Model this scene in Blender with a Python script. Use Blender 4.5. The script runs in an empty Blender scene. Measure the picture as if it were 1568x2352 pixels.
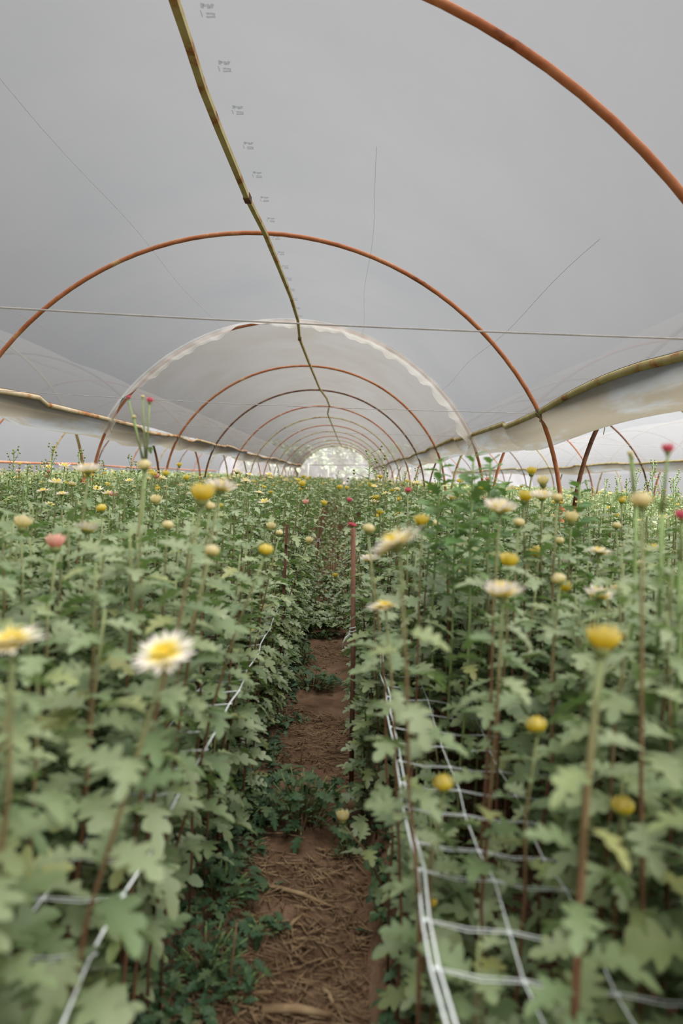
import bpy, math, random
import numpy as np
from mathutils import Matrix, Vector, Euler

random.seed(11); rng = np.random.default_rng(11)
sc = bpy.context.scene
COL = sc.collection
R = math.radians

# ------------------------------------------------------------------ camera, world, sun, exposure
F, VX, VY, ROLL, CH = 1600.0, 800.0, 1095.0, R(2.5), 1.30     # px focal, vanishing point, roll, camera height
cd = bpy.data.cameras.new('camera'); cam = bpy.data.objects.new('camera', cd); COL.objects.link(cam)
cd.sensor_fit = 'AUTO'; cd.sensor_width = 36.0; cd.lens = 36.0 * F / 2352.0
cd.shift_x = -(VX - 784.0) / 2352.0
cd.shift_y = -(1176.0 - VY) / 2352.0
c_, s_ = math.cos(ROLL), math.sin(ROLL)
cam.matrix_world = Matrix(((c_, -s_, 0, 0), (0, 0, -1, 0), (s_, c_, 0, CH), (0, 0, 0, 1)))
cd.clip_start = 0.05; cd.clip_end = 400
cd.dof.use_dof = True; cd.dof.focus_distance = 4.6; cd.dof.aperture_fstop = 2.0
sc.camera = cam

w = bpy.data.worlds.new('world'); sc.world = w; w.use_nodes = True
bg = w.node_tree.nodes['Background']; bg.inputs[0].default_value = (0.86, 0.90, 0.96, 1); bg.inputs[1].default_value = 0.62
sd = bpy.data.lights.new('sun', 'SUN'); sun = bpy.data.objects.new('sun', sd); COL.objects.link(sun)
sd.energy = 36.5; sd.angle = R(100); sd.color = (1.0, 0.985, 0.96)
sun.rotation_euler = (R(6), R(17), 0)
sc.view_settings.view_transform = 'Standard'; sc.view_settings.look = 'None'
sc.view_settings.exposure = 0.0; sc.view_settings.gamma = 1.0; sc.view_settings.use_curve_mapping = False
try:
    sc.cycles.use_denoising = True; sc.cycles.denoiser = 'OPENIMAGEDENOISE'
    sc.cycles.max_bounces = 8; sc.cycles.diffuse_bounces = 4; sc.cycles.transmission_bounces = 6
    sc.cycles.transparent_max_bounces = 12; sc.cycles.sample_clamp_indirect = 6.0
except Exception: pass

def px2w(px, py, d):
    """photo pixel at depth d -> point of the place"""
    a, b = (px - VX), (VY - py)
    return Vector(((a * c_ - b * s_) * d / F, d, CH + (a * s_ + b * c_) * d / F))

# ------------------------------------------------------------------ materials
def mat(name):
    m = bpy.data.materials.new(name); m.use_nodes = True
    nt = m.node_tree; nt.nodes.clear()
    return m, nt, nt.nodes, nt.links
def N(nt, kind, **kw):
    n = nt.nodes.new(kind)
    for k, v in kw.items():
        if k in ('sockets',):
            for a, b in v.items(): n.inputs[a].default_value = b
        else: setattr(n, k, v)
    return n
def ramp(nt, stops, fac=None):
    r = nt.nodes.new('ShaderNodeValToRGB'); e = r.color_ramp.elements
    while len(e) < len(stops): e.new(0.5)
    for i, (p, c) in enumerate(stops):
        e[i].position = p; e[i].color = (*c, 1)
    if fac is not None: nt.links.new(fac, r.inputs[0])
    return r
def noise(nt, scale, detail=4, rough=0.55, vec=None, coord='Object'):
    n = nt.nodes.new('ShaderNodeTexNoise'); n.inputs['Scale'].default_value = scale
    n.inputs['Detail'].default_value = detail; n.inputs['Roughness'].default_value = rough
    if vec is None:
        tc = nt.nodes.new('ShaderNodeTexCoord'); vec = tc.outputs[coord]
    nt.links.new(vec, n.inputs['Vector'])
    return n
def bump(nt, h, strength=0.3, dist=0.02):
    b = nt.nodes.new('ShaderNodeBump'); b.inputs['Strength'].default_value = strength; b.inputs['Distance'].default_value = dist
    nt.links.new(h, b.inputs['Height']); return b
def principled(nt, rough=0.6, spec=0.4):
    p = nt.nodes.new('ShaderNodeBsdfPrincipled'); p.inputs['Roughness'].default_value = rough
    p.inputs['Specular IOR Level'].default_value = spec
    o = nt.nodes.new('ShaderNodeOutputMaterial'); nt.links.new(p.outputs[0], o.inputs[0])
    return p, o
def randval(nt):
    oi = nt.nodes.new('ShaderNodeObjectInfo'); g = nt.nodes.new('ShaderNodeNewGeometry')
    a = nt.nodes.new('ShaderNodeMath'); a.operation = 'ADD'
    nt.links.new(oi.outputs['Random'], a.inputs[0]); nt.links.new(g.outputs['Random Per Island'], a.inputs[1])
    f = nt.nodes.new('ShaderNodeMath'); f.operation = 'FRACT'; nt.links.new(a.outputs[0], f.inputs[0])
    return f.outputs[0], g

def leaf_material(name, stops, transl, rough=0.40, spec=0.6, tw=0.22, under=(0.15, 0.21, 0.12)):
    m, nt, nd, lk = mat(name)
    rv, geo = randval(nt)
    r = ramp(nt, stops, rv)
    n = noise(nt, 60, 3)
    mx = N(nt, 'ShaderNodeMix', data_type='RGBA', blend_type='MULTIPLY'); mx.inputs[0].default_value = 0.5
    r2 = ramp(nt, [(0.3, (0.75, 0.78, 0.72)), (0.75, (1.2, 1.2, 1.15))], n.outputs[0])
    lk.new(r.outputs[0], mx.inputs[6]); lk.new(r2.outputs[0], mx.inputs[7])
    mb = N(nt, 'ShaderNodeMix', data_type='RGBA'); mb.inputs[7].default_value = (*under, 1)
    lk.new(geo.outputs['Backfacing'], mb.inputs[0]); lk.new(mx.outputs[2], mb.inputs[6])
    p, o = principled(nt, rough, spec); lk.new(mb.outputs[2], p.inputs['Base Color'])
    p.inputs['Sheen Weight'].default_value = 0.15; p.inputs['Sheen Roughness'].default_value = 0.5
    t = nt.nodes.new('ShaderNodeBsdfTranslucent'); t.inputs[0].default_value = (*transl, 1)
    ms = nt.nodes.new('ShaderNodeMixShader'); ms.inputs[0].default_value = tw
    lk.new(p.outputs[0], ms.inputs[1]); lk.new(t.outputs[0], ms.inputs[2]); lk.new(ms.outputs[0], o.inputs[0])
    b = bump(nt, noise(nt, 180, 2).outputs[0], 0.25, 0.003); lk.new(b.outputs[0], p.inputs['Normal'])
    return m

def ramp_material(name, stops, rough=0.6, spec=0.3, tw=0.0, attr='pt', vary=0.0):
    m, nt, nd, lk = mat(name)
    a = nt.nodes.new('ShaderNodeAttribute'); a.attribute_name = attr
    r = ramp(nt, stops, a.outputs['Fac'])
    p, o = principled(nt, rough, spec); lk.new(r.outputs[0], p.inputs['Base Color'])
    if tw:
        t = nt.nodes.new('ShaderNodeBsdfTranslucent'); lk.new(r.outputs[0], t.inputs[0])
        ms = nt.nodes.new('ShaderNodeMixShader'); ms.inputs[0].default_value = tw
        lk.new(p.outputs[0], ms.inputs[1]); lk.new(t.outputs[0], ms.inputs[2]); lk.new(ms.outputs[0], o.inputs[0])
    return m

def noise_material(name, stops, scale, rough=0.8, spec=0.2, bs=0.0, bd=0.02, detail=5, bscale=None, stretch=None):
    m, nt, nd, lk = mat(name)
    vec = None
    if stretch:
        tc = nt.nodes.new('ShaderNodeTexCoord'); mp = nt.nodes.new('ShaderNodeMapping'); mp.inputs['Scale'].default_value = stretch
        lk.new(tc.outputs['Object'], mp.inputs[0]); vec = mp.outputs[0]
    n = noise(nt, scale, detail, 0.62, vec)
    r = ramp(nt, stops, n.outputs[0])
    p, o = principled(nt, rough, spec); lk.new(r.outputs[0], p.inputs['Base Color'])
    if bs:
        b = bump(nt, noise(nt, bscale or scale * 3, 4).outputs[0], bs, bd); lk.new(b.outputs[0], p.inputs['Normal'])
    return m

def film_material(name, tint, clear, dirt=None, dirtscale=1.2, dirtamt=0.5, back=0.25, stretch=None, refl=None):
    m, nt, nd, lk = mat(name)
    tr = nt.nodes.new('ShaderNodeBsdfTransparent'); tr.inputs[0].default_value = (0.98, 0.98, 0.98, 1)
    tl = nt.nodes.new('ShaderNodeBsdfTranslucent'); df = nt.nodes.new('ShaderNodeBsdfDiffuse')
    for s in (tl, df): s.inputs[0].default_value = (*tint, 1)
    a = nt.nodes.new('ShaderNodeMixShader'); a.inputs[0].default_value = back
    lk.new(tl.outputs[0], a.inputs[1]); lk.new(df.outputs[0], a.inputs[2])
    b = nt.nodes.new('ShaderNodeMixShader')
    b.inputs[0].default_value = 1 - clear
    if dirt is not None:
        vec = None
        if stretch:
            tc = nt.nodes.new('ShaderNodeTexCoord'); mp = nt.nodes.new('ShaderNodeMapping'); mp.inputs['Scale'].default_value = stretch
            lk.new(tc.outputs['Object'], mp.inputs[0]); vec = mp.outputs[0]
        n = noise(nt, dirtscale, 6, 0.62, vec)
        r = ramp(nt, [(0.40, tint), (0.40 + 0.45 * (1.1 - dirtamt), dirt)], n.outputs[0])
        for s in ((tl, df) if refl is None else (tl,)): lk.new(r.outputs[0], s.inputs[0])
    if refl is not None: df.inputs[0].default_value = (*refl, 1)
    lk.new(tr.outputs[0], b.inputs[1]); lk.new(a.outputs[0], b.inputs[2])
    o = nt.nodes.new('ShaderNodeOutputMaterial'); lk.new(b.outputs[0], o.inputs[0])
    return m

M = {}
GREENS = [(0.0, (0.125, 0.190, 0.072)), (0.35, (0.18, 0.238, 0.098)), (0.7, (0.255, 0.302, 0.158)), (0.95, (0.215, 0.265, 0.09)), (1.0, (0.28, 0.28, 0.085))]
M['leaf'] = leaf_material('chrysanthemum_leaf', GREENS, (0.16, 0.29, 0.05))
M['shoot'] = leaf_material('young_shoot_leaf', [(0, (0.07, 0.17, 0.035)), (0.6, (0.12, 0.24, 0.05)), (1, (0.17, 0.27, 0.08))], (0.16, 0.34, 0.04), 0.5, 0.4)
M['weed'] = leaf_material('weed_leaf', [(0, (0.03, 0.085, 0.03)), (0.6, (0.055, 0.12, 0.045)), (1, (0.10, 0.15, 0.05))], (0.06, 0.16, 0.03), 0.5, 0.4)
M['budding'] = leaf_material('budding_leaf', [(0, (0.13, 0.19, 0.07)), (0.6, (0.20, 0.25, 0.11)), (1, (0.28, 0.32, 0.17))], (0.16, 0.26, 0.06), 0.55, 0.4)
M['tree'] = leaf_material('tree_leaf', [(0, (0.10, 0.15, 0.08)), (1, (0.20, 0.24, 0.14))], (0.15, 0.22, 0.08), 0.6, 0.3)
M['stem'] = ramp_material('stem', [(0.0, (0.13, 0.07, 0.04)), (0.62, (0.19, 0.09, 0.05)), (0.82, (0.22, 0.16, 0.08)), (1.0, (0.20, 0.25, 0.10))], 0.6, 0.3)
M['stem_green'] = ramp_material('green_stem', [(0.0, (0.14, 0.13, 0.06)), (0.5, (0.19, 0.25, 0.09)), (1.0, (0.22, 0.32, 0.11))], 0.6, 0.3)
M['calyx'] = ramp_material('calyx', [(0.0, (0.13, 0.19, 0.06)), (1.0, (0.24, 0.27, 0.09))], 0.6, 0.3)
M['cream'] = ramp_material('cream_petal', [(0.0, (0.74, 0.56, 0.03)), (0.28, (0.82, 0.67, 0.10)), (0.46, (0.86, 0.80, 0.50)), (0.64, (0.87, 0.82, 0.73)), (1.0, (0.86, 0.77, 0.73))], 0.6, 0.2, 0.35)
M['yellow'] = ramp_material('yellow_petal', [(0.0, (0.70, 0.52, 0.02)), (0.55, (0.78, 0.62, 0.05)), (1.0, (0.82, 0.72, 0.34))], 0.6, 0.2, 0.3)
M['pale'] = ramp_material('pale_petal', [(0.0, (0.50, 0.46, 0.14)), (0.5, (0.78, 0.68, 0.30)), (1.0, (0.88, 0.80, 0.58))], 0.6, 0.2, 0.3)
M['pink'] = ramp_material('pink_petal', [(0.0, (0.50, 0.06, 0.10)), (0.6, (0.72, 0.12, 0.20)), (1.0, (0.80, 0.30, 0.35))], 0.6, 0.2, 0.3)
M['blush'] = ramp_material('blush_petal', [(0.0, (0.72, 0.30, 0.20)), (0.6, (0.80, 0.42, 0.34)), (1.0, (0.88, 0.66, 0.50))], 0.6, 0.2, 0.3)
M['disc'] = noise_material('flower_disc', [(0.3, (0.62, 0.36, 0.01)), (0.7, (0.88, 0.60, 0.03))], 400, 0.8, 0.1, 0.5, 0.003)
M['rust'] = noise_material('rusty_pipe', [(0.30, (0.09, 0.03, 0.016)), (0.42, (0.30, 0.10, 0.04)), (0.60, (0.37, 0.15, 0.07)), (0.72, (0.48, 0.33, 0.15)), (0.85, (0.54, 0.47, 0.30))], 6.0, 0.8, 0.25, 0.3, 0.004, 8, 120)
M['rust_dark'] = noise_material('dark_rusty_pipe', [(0.30, (0.03, 0.014, 0.010)), (0.5, (0.11, 0.045, 0.024)), (0.75, (0.24, 0.11, 0.05))], 7.0, 0.8, 0.25, 0.3, 0.004, 8, 120)
M['ochre'] = noise_material('weathered_pipe', [(0.32, (0.10, 0.035, 0.015)), (0.41, (0.28, 0.14, 0.05)), (0.47, (0.32, 0.26, 0.11)), (0.66, (0.38, 0.33, 0.17)), (0.80, (0.46, 0.40, 0.25))], 5.0, 0.75, 0.3, 0.25, 0.004, 8, 90)
M['rail'] = noise_material('rusted_lath', [(0.30, (0.12, 0.04, 0.018)), (0.40, (0.40, 0.17, 0.06)), (0.50, (0.50, 0.38, 0.24)), (0.72, (0.58, 0.50, 0.37))], 4.0, 0.8, 0.25, 0.3, 0.004, 8, 90)
M['galv'] = noise_material('galvanised_pipe', [(0.3, (0.20, 0.15, 0.10)), (0.5, (0.34, 0.31, 0.26)), (0.75, (0.45, 0.42, 0.37))], 8.0, 0.6, 0.4, 0.15, 0.004, 6, 90)
M['wood'] = noise_material('stake_wood', [(0.25, (0.09, 0.042, 0.026)), (0.5, (0.16, 0.078, 0.050)), (0.8, (0.22, 0.12, 0.085))], 9.0, 0.85, 0.2, 0.5, 0.006, 6, 60, (8, 8, 1))
M['wire'] = noise_material('wire', [(0.3, (0.28, 0.27, 0.26)), (0.7, (0.42, 0.41, 0.40))], 20, 0.6, 0.4)
M['string'] = noise_material('twine', [(0.3, (0.14, 0.12, 0.07)), (0.7, (0.30, 0.26, 0.17))], 60, 0.9, 0.1)
M['net'] = noise_material('white_net', [(0.3, (0.62, 0.66, 0.66)), (0.7, (0.80, 0.83, 0.83))], 40, 0.5, 0.4)
M['soil'] = noise_material('soil', [(0.25, (0.06, 0.035, 0.021)), (0.5, (0.17, 0.10, 0.061)), (0.75, (0.27, 0.17, 0.108))], 4.5, 0.95, 0.1, 0.9, 0.02, 10, 40)
M['straw'] = noise_material('straw', [(0.3, (0.15, 0.09, 0.05)), (0.5, (0.28, 0.185, 0.105)), (0.8, (0.46, 0.34, 0.20))], 14, 0.9, 0.1)
M['film'] = film_material('clear_film', (0.051, 0.051, 0.052), 0.16, (0.046, 0.047, 0.0485), 0.7, 0.4, refl=(0.22, 0.22, 0.23))
M['film_side'] = film_material('neighbour_film', (0.105, 0.105, 0.106), 0.40, (0.095, 0.096, 0.098), 0.7, 0.4, refl=(0.34, 0.34, 0.35))
M['film_old'] = film_material('aged_film', (0.053, 0.0503, 0.0475), 0.15, (0.048, 0.0444, 0.0385), 0.9, 0.55, refl=(0.22, 0.21, 0.195))
M['film_dirty'] = film_material('dirty_film', (0.105, 0.110, 0.112), 0.03, (0.088, 0.079, 0.060), 2.6, 0.85, 0.5, (1.0, 0.16, 1.0))
M['ink'] = film_material('grey_print', (0.05, 0.05, 0.05), 0.82)
M['film_edge'] = film_material('film_edge', (0.95, 0.93, 0.90), 0.55, (0.80, 0.76, 0.68), 2.0, 0.5, 0.12)
M['haze_veil'] = film_material('haze_veil', (0.45, 0.46, 0.49), 0.50)  # half-clear pale veil that imitates haze over the trees behind
M['white_paint'] = noise_material('white_paint', [(0.3, (0.6, 0.6, 0.6)), (0.7, (0.8, 0.8, 0.8))], 5, 0.5, 0.3)
M['bark'] = noise_material('bark', [(0.3, (0.08, 0.06, 0.05)), (0.7, (0.18, 0.14, 0.11))], 8, 0.9, 0.1, 0.5)

# ------------------------------------------------------------------ object helpers
def link(o, parent=None):
    COL.objects.link(o)
    if parent is not None: o.parent = parent
    return o
def tag(o, label=None, cat=None, group=None, kind=None):
    if label: o['label'] = label
    if cat: o['category'] = cat
    if group: o['group'] = group
    if kind: o['kind'] = kind
    return o
def empty(name, loc=(0, 0, 0), rz=0.0):
    o = bpy.data.objects.new(name, None); o.empty_display_size = 0.05
    o.location = loc; o.rotation_euler = (0, 0, rz); return link(o)
def ob(name, me, parent=None, loc=None, rot=None, scale=None, mtx=None):
    o = bpy.data.objects.new(name, me); link(o, parent)
    if mtx is not None: o.matrix_basis = mtx
    else:
        if loc is not None: o.location = loc
        if rot is not None: o.rotation_euler = rot
        if scale is not None: o.scale = scale if hasattr(scale, '__len__') else (scale,) * 3
    return o

class MB:
    """collects pieces of ONE thing or part"""
    def __init__(s): s.v = []; s.f = []; s.m = []; s.t = []
    def add(s, v, f, mi=0, t=None):
        n = len(s.v); s.v += [tuple(p) for p in v]; s.f += [tuple(i + n for i in q) for q in f]; s.m += [mi] * len(f)
        s.t += list(t) if t is not None else [0.0] * len(v); return s
    def tube(s, pts, rad, sides=8, mi=0, cap=True, squash=None, t0=0.0, t1=1.0):
        pts = [Vector(p) for p in pts]; n = len(pts); rad = rad if hasattr(rad, '__len__') else [rad] * n
        v = []; f = []; t = []; up = None
        for i, p in enumerate(pts):
            d = (pts[min(i + 1, n - 1)] - pts[max(i - 1, 0)]).normalized()
            if up is None:
                ref = Vector((0, 0, 1)) if abs(d.z) < 0.9 else Vector((0, 1, 0))
                a = d.cross(ref).normalized()
            else:
                a = (up - d * up.dot(d)).normalized()
            up = a; b = d.cross(a).normalized()
            for k in range(sides):
                an = 2 * math.pi * (k + 0.5) / sides
                q = squash or (1, 1)
                v.append(p + a * (math.cos(an) * rad[i] * q[0]) + b * (math.sin(an) * rad[i] * q[1])); t.append(t0 + (t1 - t0) * i / max(n - 1, 1))
        for i in range(n - 1):
            for k in range(sides):
                k2 = (k + 1) % sides
                f.append((i * sides + k, i * sides + k2, (i + 1) * sides + k2, (i + 1) * sides + k))
        if cap:
            f.append(tuple(range(sides - 1, -1, -1))); f.append(tuple((n - 1) * sides + k for k in range(sides)))
        return s.add(v, f, mi, t)
    def mesh(s, name, mats, smooth=True):
        me = bpy.data.meshes.new(name); me.from_pydata(s.v, [], s.f)
        for m in (mats if isinstance(mats, (list, tuple)) else [mats]): me.materials.append(m)
        me.polygons.foreach_set('material_index', s.m)
        if smooth: me.polygons.foreach_set('use_smooth', [True] * len(s.f))
        at = me.attributes.new('pt', 'FLOAT', 'POINT'); at.data.foreach_set('value', s.t)
        me.update(); return me
    def build(s, name, mats, parent=None, smooth=True, **kw):
        return ob(name, s.mesh(name, mats, smooth), parent, **kw)

def np_mesh(name, V, T, MI, PT, mats, smooth=True):
    """big triangle mesh from arrays"""
    me = bpy.data.meshes.new(name); nv, nt_ = len(V), len(T)
    me.vertices.add(nv); me.vertices.foreach_set('co', V.astype(np.float32).ravel())
    me.loops.add(nt_ * 3); me.loops.foreach_set('vertex_index', T.astype(np.int32).ravel())
    me.polygons.add(nt_); me.polygons.foreach_set('loop_start', np.arange(0, nt_ * 3, 3, dtype=np.int32))
    me.polygons.foreach_set('material_index', MI.astype(np.int32))
    me.polygons.foreach_set('use_smooth', np.full(nt_, smooth))
    for m in mats: me.materials.append(m)
    at = me.attributes.new('pt', 'FLOAT', 'POINT'); at.data.foreach_set('value', PT.astype(np.float32))
    me.update(); me.validate(); return me

class Bulk:
    """vectorised collector for uncountable stuff"""
    def __init__(s): s.V = []; s.T = []; s.M = []; s.P = []; s.n = 0
    def inst(s, tv, tt, mats, mi, tp=None):
        """tv (n,3) template, tt (k,3) tris, mats (m,4,4)"""
        m = len(mats)
        if m == 0: return
        n = len(tv); A = mats[:, :3, :3]; L = mats[:, :3, 3]
        V = np.einsum('mij,nj->mni', A, tv) + L[:, None, :]
        s.V.append(V.reshape(-1, 3))
        T = tt[None] + (np.arange(m) * n)[:, None, None] + s.n
        s.T.append(T.reshape(-1, 3)); mi = np.asarray(mi)
        s.M.append(np.repeat(mi, len(tt)) if mi.ndim else np.full(m * len(tt), mi))
        s.P.append(np.tile(tp if tp is not None else np.zeros(n), m)); s.n += m * n
    def mesh(s, name, mats):
        return np_mesh(name, np.concatenate(s.V), np.concatenate(s.T), np.concatenate(s.M), np.concatenate(s.P), mats)

def rotz(a):
    c, s = np.cos(a), np.sin(a); z = np.zeros_like(a); o = np.ones_like(a)
    return np.stack([np.stack([c, -s, z], -1), np.stack([s, c, z], -1), np.stack([z, z, o], -1)], -2)
def rotx(a):
    c, s = np.cos(a), np.sin(a); z = np.zeros_like(a); o = np.ones_like(a)
    return np.stack([np.stack([o, z, z], -1), np.stack([z, c, -s], -1), np.stack([z, s, c], -1)], -2)
def roty(a):
    c, s = np.cos(a), np.sin(a); z = np.zeros_like(a); o = np.ones_like(a)
    return np.stack([np.stack([c, z, s], -1), np.stack([z, o, z], -1), np.stack([-s, z, c], -1)], -2)
def mats4(Rm, scale, loc):
    m = np.zeros((len(loc), 4, 4)); m[:, :3, :3] = Rm * np.asarray(scale)[:, None, None]; m[:, :3, 3] = loc; m[:, 3, 3] = 1
    return m
def tris_of(f):
    out = []
    for q in f:
        for i in range(1, len(q) - 1): out.append((q[0], q[i], q[i + 1]))
    return np.array(out)

# ------------------------------------------------------------------ ground
def fbm(x, y, seed=0):
    r = np.random.default_rng(seed); z = np.zeros_like(x); a = 1.0; fr = 1.0
    for k in range(4):
        for j in range(3):
            th = r.uniform(0, 6.28); ph = r.uniform(0, 6.28)
            z += a * np.sin((x * math.cos(th) + y * math.sin(th)) * fr * 5 + ph) / 3
        a *= 0.5; fr *= 2.1
    return z
BEDZ = 0.08
def ground_z(x, y):
    x = np.asarray(x, float); y = np.asarray(y, float)
    e = 0.02 * fbm(x * 0.8, y * 0.8, 3)
    r_ = np.clip((x - 0.10 - e) / 0.05, 0, 1); l_ = np.clip((-0.34 + e - x) / 0.12, 0, 1)
    s = np.maximum(r_, l_); s = s * s * (3 - 2 * s)
    return BEDZ * s * 1.0 + 0.012 * fbm(x * 2.2, y * 2.2, 5) + 0.004 * fbm(x * 9, y * 9, 8)
def build_ground():
    xs = np.concatenate([np.linspace(-40, -2, 20), np.linspace(-1.6, 1.6, 108), np.linspace(2, 40, 20)])
    ys = np.concatenate([np.linspace(-14, 0.2, 8), np.linspace(0.5, 8, 220), np.linspace(8.4, 60, 60), np.linspace(66, 160, 12)])
    X, Y = np.meshgrid(xs, ys); Z = ground_z(X, Y); nx, ny = len(xs), len(ys)
    far = (np.abs(X) > 1.7); Z[far] = BEDZ
    V = np.stack([X, Y, Z], -1).reshape(-1, 3)
    i = np.arange(nx * ny).reshape(ny, nx)
    a, b, c, d = i[:-1, :-1].ravel(), i[:-1, 1:].ravel(), i[1:, 1:].ravel(), i[1:, :-1].ravel()
    T = np.concatenate([np.stack([a, b, c], -1), np.stack([a, c, d], -1)])
    o = ob('floor', np_mesh('floor', V, T, np.zeros(len(T)), np.zeros(len(V)), [M['soil']]))
    tag(o, 'reddish brown soil floor with a trodden path between two beds', 'soil', kind='structure')
build_ground()

# ------------------------------------------------------------------ tunnel frame
CX, RAD, CZ = -0.8, 2.747, CH - 0.717        # bay centre, hoop radius, circle centre height
PITCH = 5.35
GZ = CH + 0.62                                # gutter rail height
GHW = 2.40                                    # half width at the rail
HY = [2.65, 5.92, 9.30, 13.0, 16.6, 20.4, 24.2, 28.0, 31.8, 35.6, 39.4, 43.2, 47.0]
YEND = 47.0
ORD = ['first', 'second', 'third', 'fourth', 'fifth', 'sixth', 'seventh', 'eighth', 'ninth', 'tenth', 'eleventh', 'twelfth', 'thirteenth', 'fourteenth']
BAYN = {-2: 'outermost left tunnel', -1: 'left neighbouring tunnel', 0: 'main tunnel', 1: 'right neighbouring tunnel', 2: 'outermost right tunnel'}
FOOTZ = CH - 0.20
FX = math.sqrt(RAD ** 2 - (FOOTZ - CZ) ** 2) - 0.075
def hoop_pts(cx, y, n=44, jit=0.0):
    pts = []
    a0 = math.asin((FOOTZ - CZ) / RAD)
    for i in range(n + 1):
        a = math.pi - a0 - (math.pi - 2 * a0) * i / n
        k = 1.0 - 0.028 * max(0.0, 1 - (math.sin(a) * RAD + CZ - FOOTZ) / 0.8)
        pts.append((cx + RAD * math.cos(a) * k, y + jit * math.sin(3 * a), CZ + RAD * math.sin(a)))
    return pts
HM = ['rust', 'rust', 'rust', 'rust', 'rust_dark', 'rust', 'ochre', 'rust', 'ochre', 'rust', 'ochre', 'rust', 'ochre']
def visible_x(x, y, m=0.6): return y > 0.3 and abs(x - 0.0) < 0.50 * y + m
for k in range(-1, 3):
    cx = CX + k * PITCH; seen = -1
    for i, y in enumerate(HY):
        if k and not (visible_x(cx - FX, y) or visible_x(cx + FX, y)): continue
        if abs(k) == 2 and (i > 9 or i < 3): continue
        seen += 1
        h = empty('hoop', (cx, y, BEDZ))
        rel = lambda pts: [(p[0] - cx, p[1] - y, p[2] - BEDZ) for p in pts]
        mt = HM[i] if k == 0 else ['rust', 'ochre', 'rust_dark'][(i + k) % 3]
        MB().tube(rel(hoop_pts(cx, y, 48 if abs(k) < 2 else 24, 0.02)), 0.0185 if i < 3 else 0.021, 8 if abs(k) < 2 else 5).build('arch_pipe', M[mt], h)
        for sgn in (-1, 1):
            if k and not visible_x(cx + sgn * FX, y): continue
            x = sgn * FX
            mp = 'galv' if (i == 2 and sgn < 0) else 'rust'
            MB().tube([(x, 0, 0.0 - 0.05), (x, 0, FOOTZ - BEDZ + 0.03)], 0.024, 8).build('post', M['rust'], h)
            s = MB().tube([(x, -0.03, FOOTZ - BEDZ - 0.02), (x, -0.075, FOOTZ - BEDZ - 0.02)], [0.017, 0.02], 8, cap=False)
            s.build('bolt_sleeve', M['rust'], h)
            # twine lashing where the gutter rail crosses the hoop
            if i > 0 and abs(k) < 2:
                mb = MB(); gx = sgn * GHW
                for q in range(3):
                    ring = [(gx + 0.034 * math.cos(a + q), 0.03 * math.sin(a + q) * (1 if q % 2 else -1), GZ - BEDZ - 0.01 + 0.034 * math.sin(a + 0.6 * q)) for a in np.linspace(0, 6.28, 9)]
                    mb.tube(ring, 0.005, 4, cap=False)
                rr = random.Random(i * 7 + sgn + k)
                mb.tube([(gx + 0.01, -0.03, GZ - BEDZ - 0.02), (gx + rr.uniform(-.02, .03), -0.04, GZ - BEDZ - 0.08), (gx + rr.uniform(-.03, .06), -0.04, GZ - BEDZ - rr.uniform(.12, .2))], [0.006, 0.005, 0.003], 4)
                mb.build('lashing', M['string'], h)
        tag(h, f'{["rusty", "rust-brown", "weathered rusty"][i % 3]} pipe hoop, {ORD[seen]} from the camera in the {BAYN[k]}', 'hoop', 'pipe hoops of the tunnels')
        # tie wire across the tunnel at rail height
        if k == 0 and i < 7 or (k == 1 and 1 < i < 5):
            mb = MB(); pts = [(cx - GHW + 2 * GHW * j / 20, y, GZ - 0.012 - 0.03 * math.sin(math.pi * j / 20) + (0.05 if i == 0 else 0.0) * (0.5 - j / 20)) for j in range(21)]
            mb.tube(pts, 0.0035 if i == 0 else 0.0025, 5)
            tag(mb.build('tie_wire', M['wire']), f'thin grey wire stretched across the {BAYN[k]} at its {ORD[seen]} hoop', 'wire', 'cross wires of the tunnels')

# ridge pipe of the main tunnel, bent as it is in the photograph
rp = [(372, -90), (400, 0), (430, 90), (465, 200), (500, 290), (535, 375), (568, 455), (606, 530), (640, 612), (668, 682), (684, 735), (688, 778), (708, 830), (734, 893), (750, 915), (756, 932), (752, 950), (766, 985), (776, 1010), (784, 1024), (788, 1032)]
RZ = CZ + RAD - 0.045
rpts = []
for (x, y) in rp:
    a, b = x - VX, VY - y
    up = a * s_ + b * c_
    d = (RZ - CH) * F / up; rpts.append(px2w(x, y, d))
ridge = empty('ridge_pipe', (CX, 0, RZ))
base = Vector((CX, 0, RZ))
MB().tube([p - base for p in [Vector((rpts[0].x - 0.15, -1.0, RZ))] + rpts[:7]], 0.026, 4).build('pipe_length', M['ochre'], ridge, smooth=False)
MB().tube([p - base for p in rpts[6:12]], 0.024, 4).build('pipe_length', M['ochre'], ridge, smooth=False)
MB().tube([p - base for p in rpts[11:16]], 0.024, 4).build('pipe_length', M['ochre'], ridge, smooth=False)
MB().tube([p - base for p in rpts[15:]], 0.026, 4).build('pipe_length', M['ochre'], ridge, smooth=False)
for j in (6, 11, 15):
    d = (rpts[j + 1] - rpts[j - 1]).normalized()
    MB().tube([rpts[j] - d * 0.045 - base, rpts[j] + d * 0.045 - base], 0.033, 4).build('joint_sleeve', M['rust_dark'], ridge, smooth=False)
tag(ridge, 'bent ochre ridge pipe running under the roof film of the main tunnel', 'pipe')
for k in (-1, 1):
    pts = [(CX + k * PITCH + 0.05 * math.sin(j * 1.7 + k), yy, RZ) for j, yy in enumerate(np.linspace(1, 47, 40))]
    tag(MB().tube(pts, 0.024, 4).build('ridge_pipe', M['ochre'], smooth=False), f'ochre ridge pipe along the top of the {BAYN[k]}', 'pipe')

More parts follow.
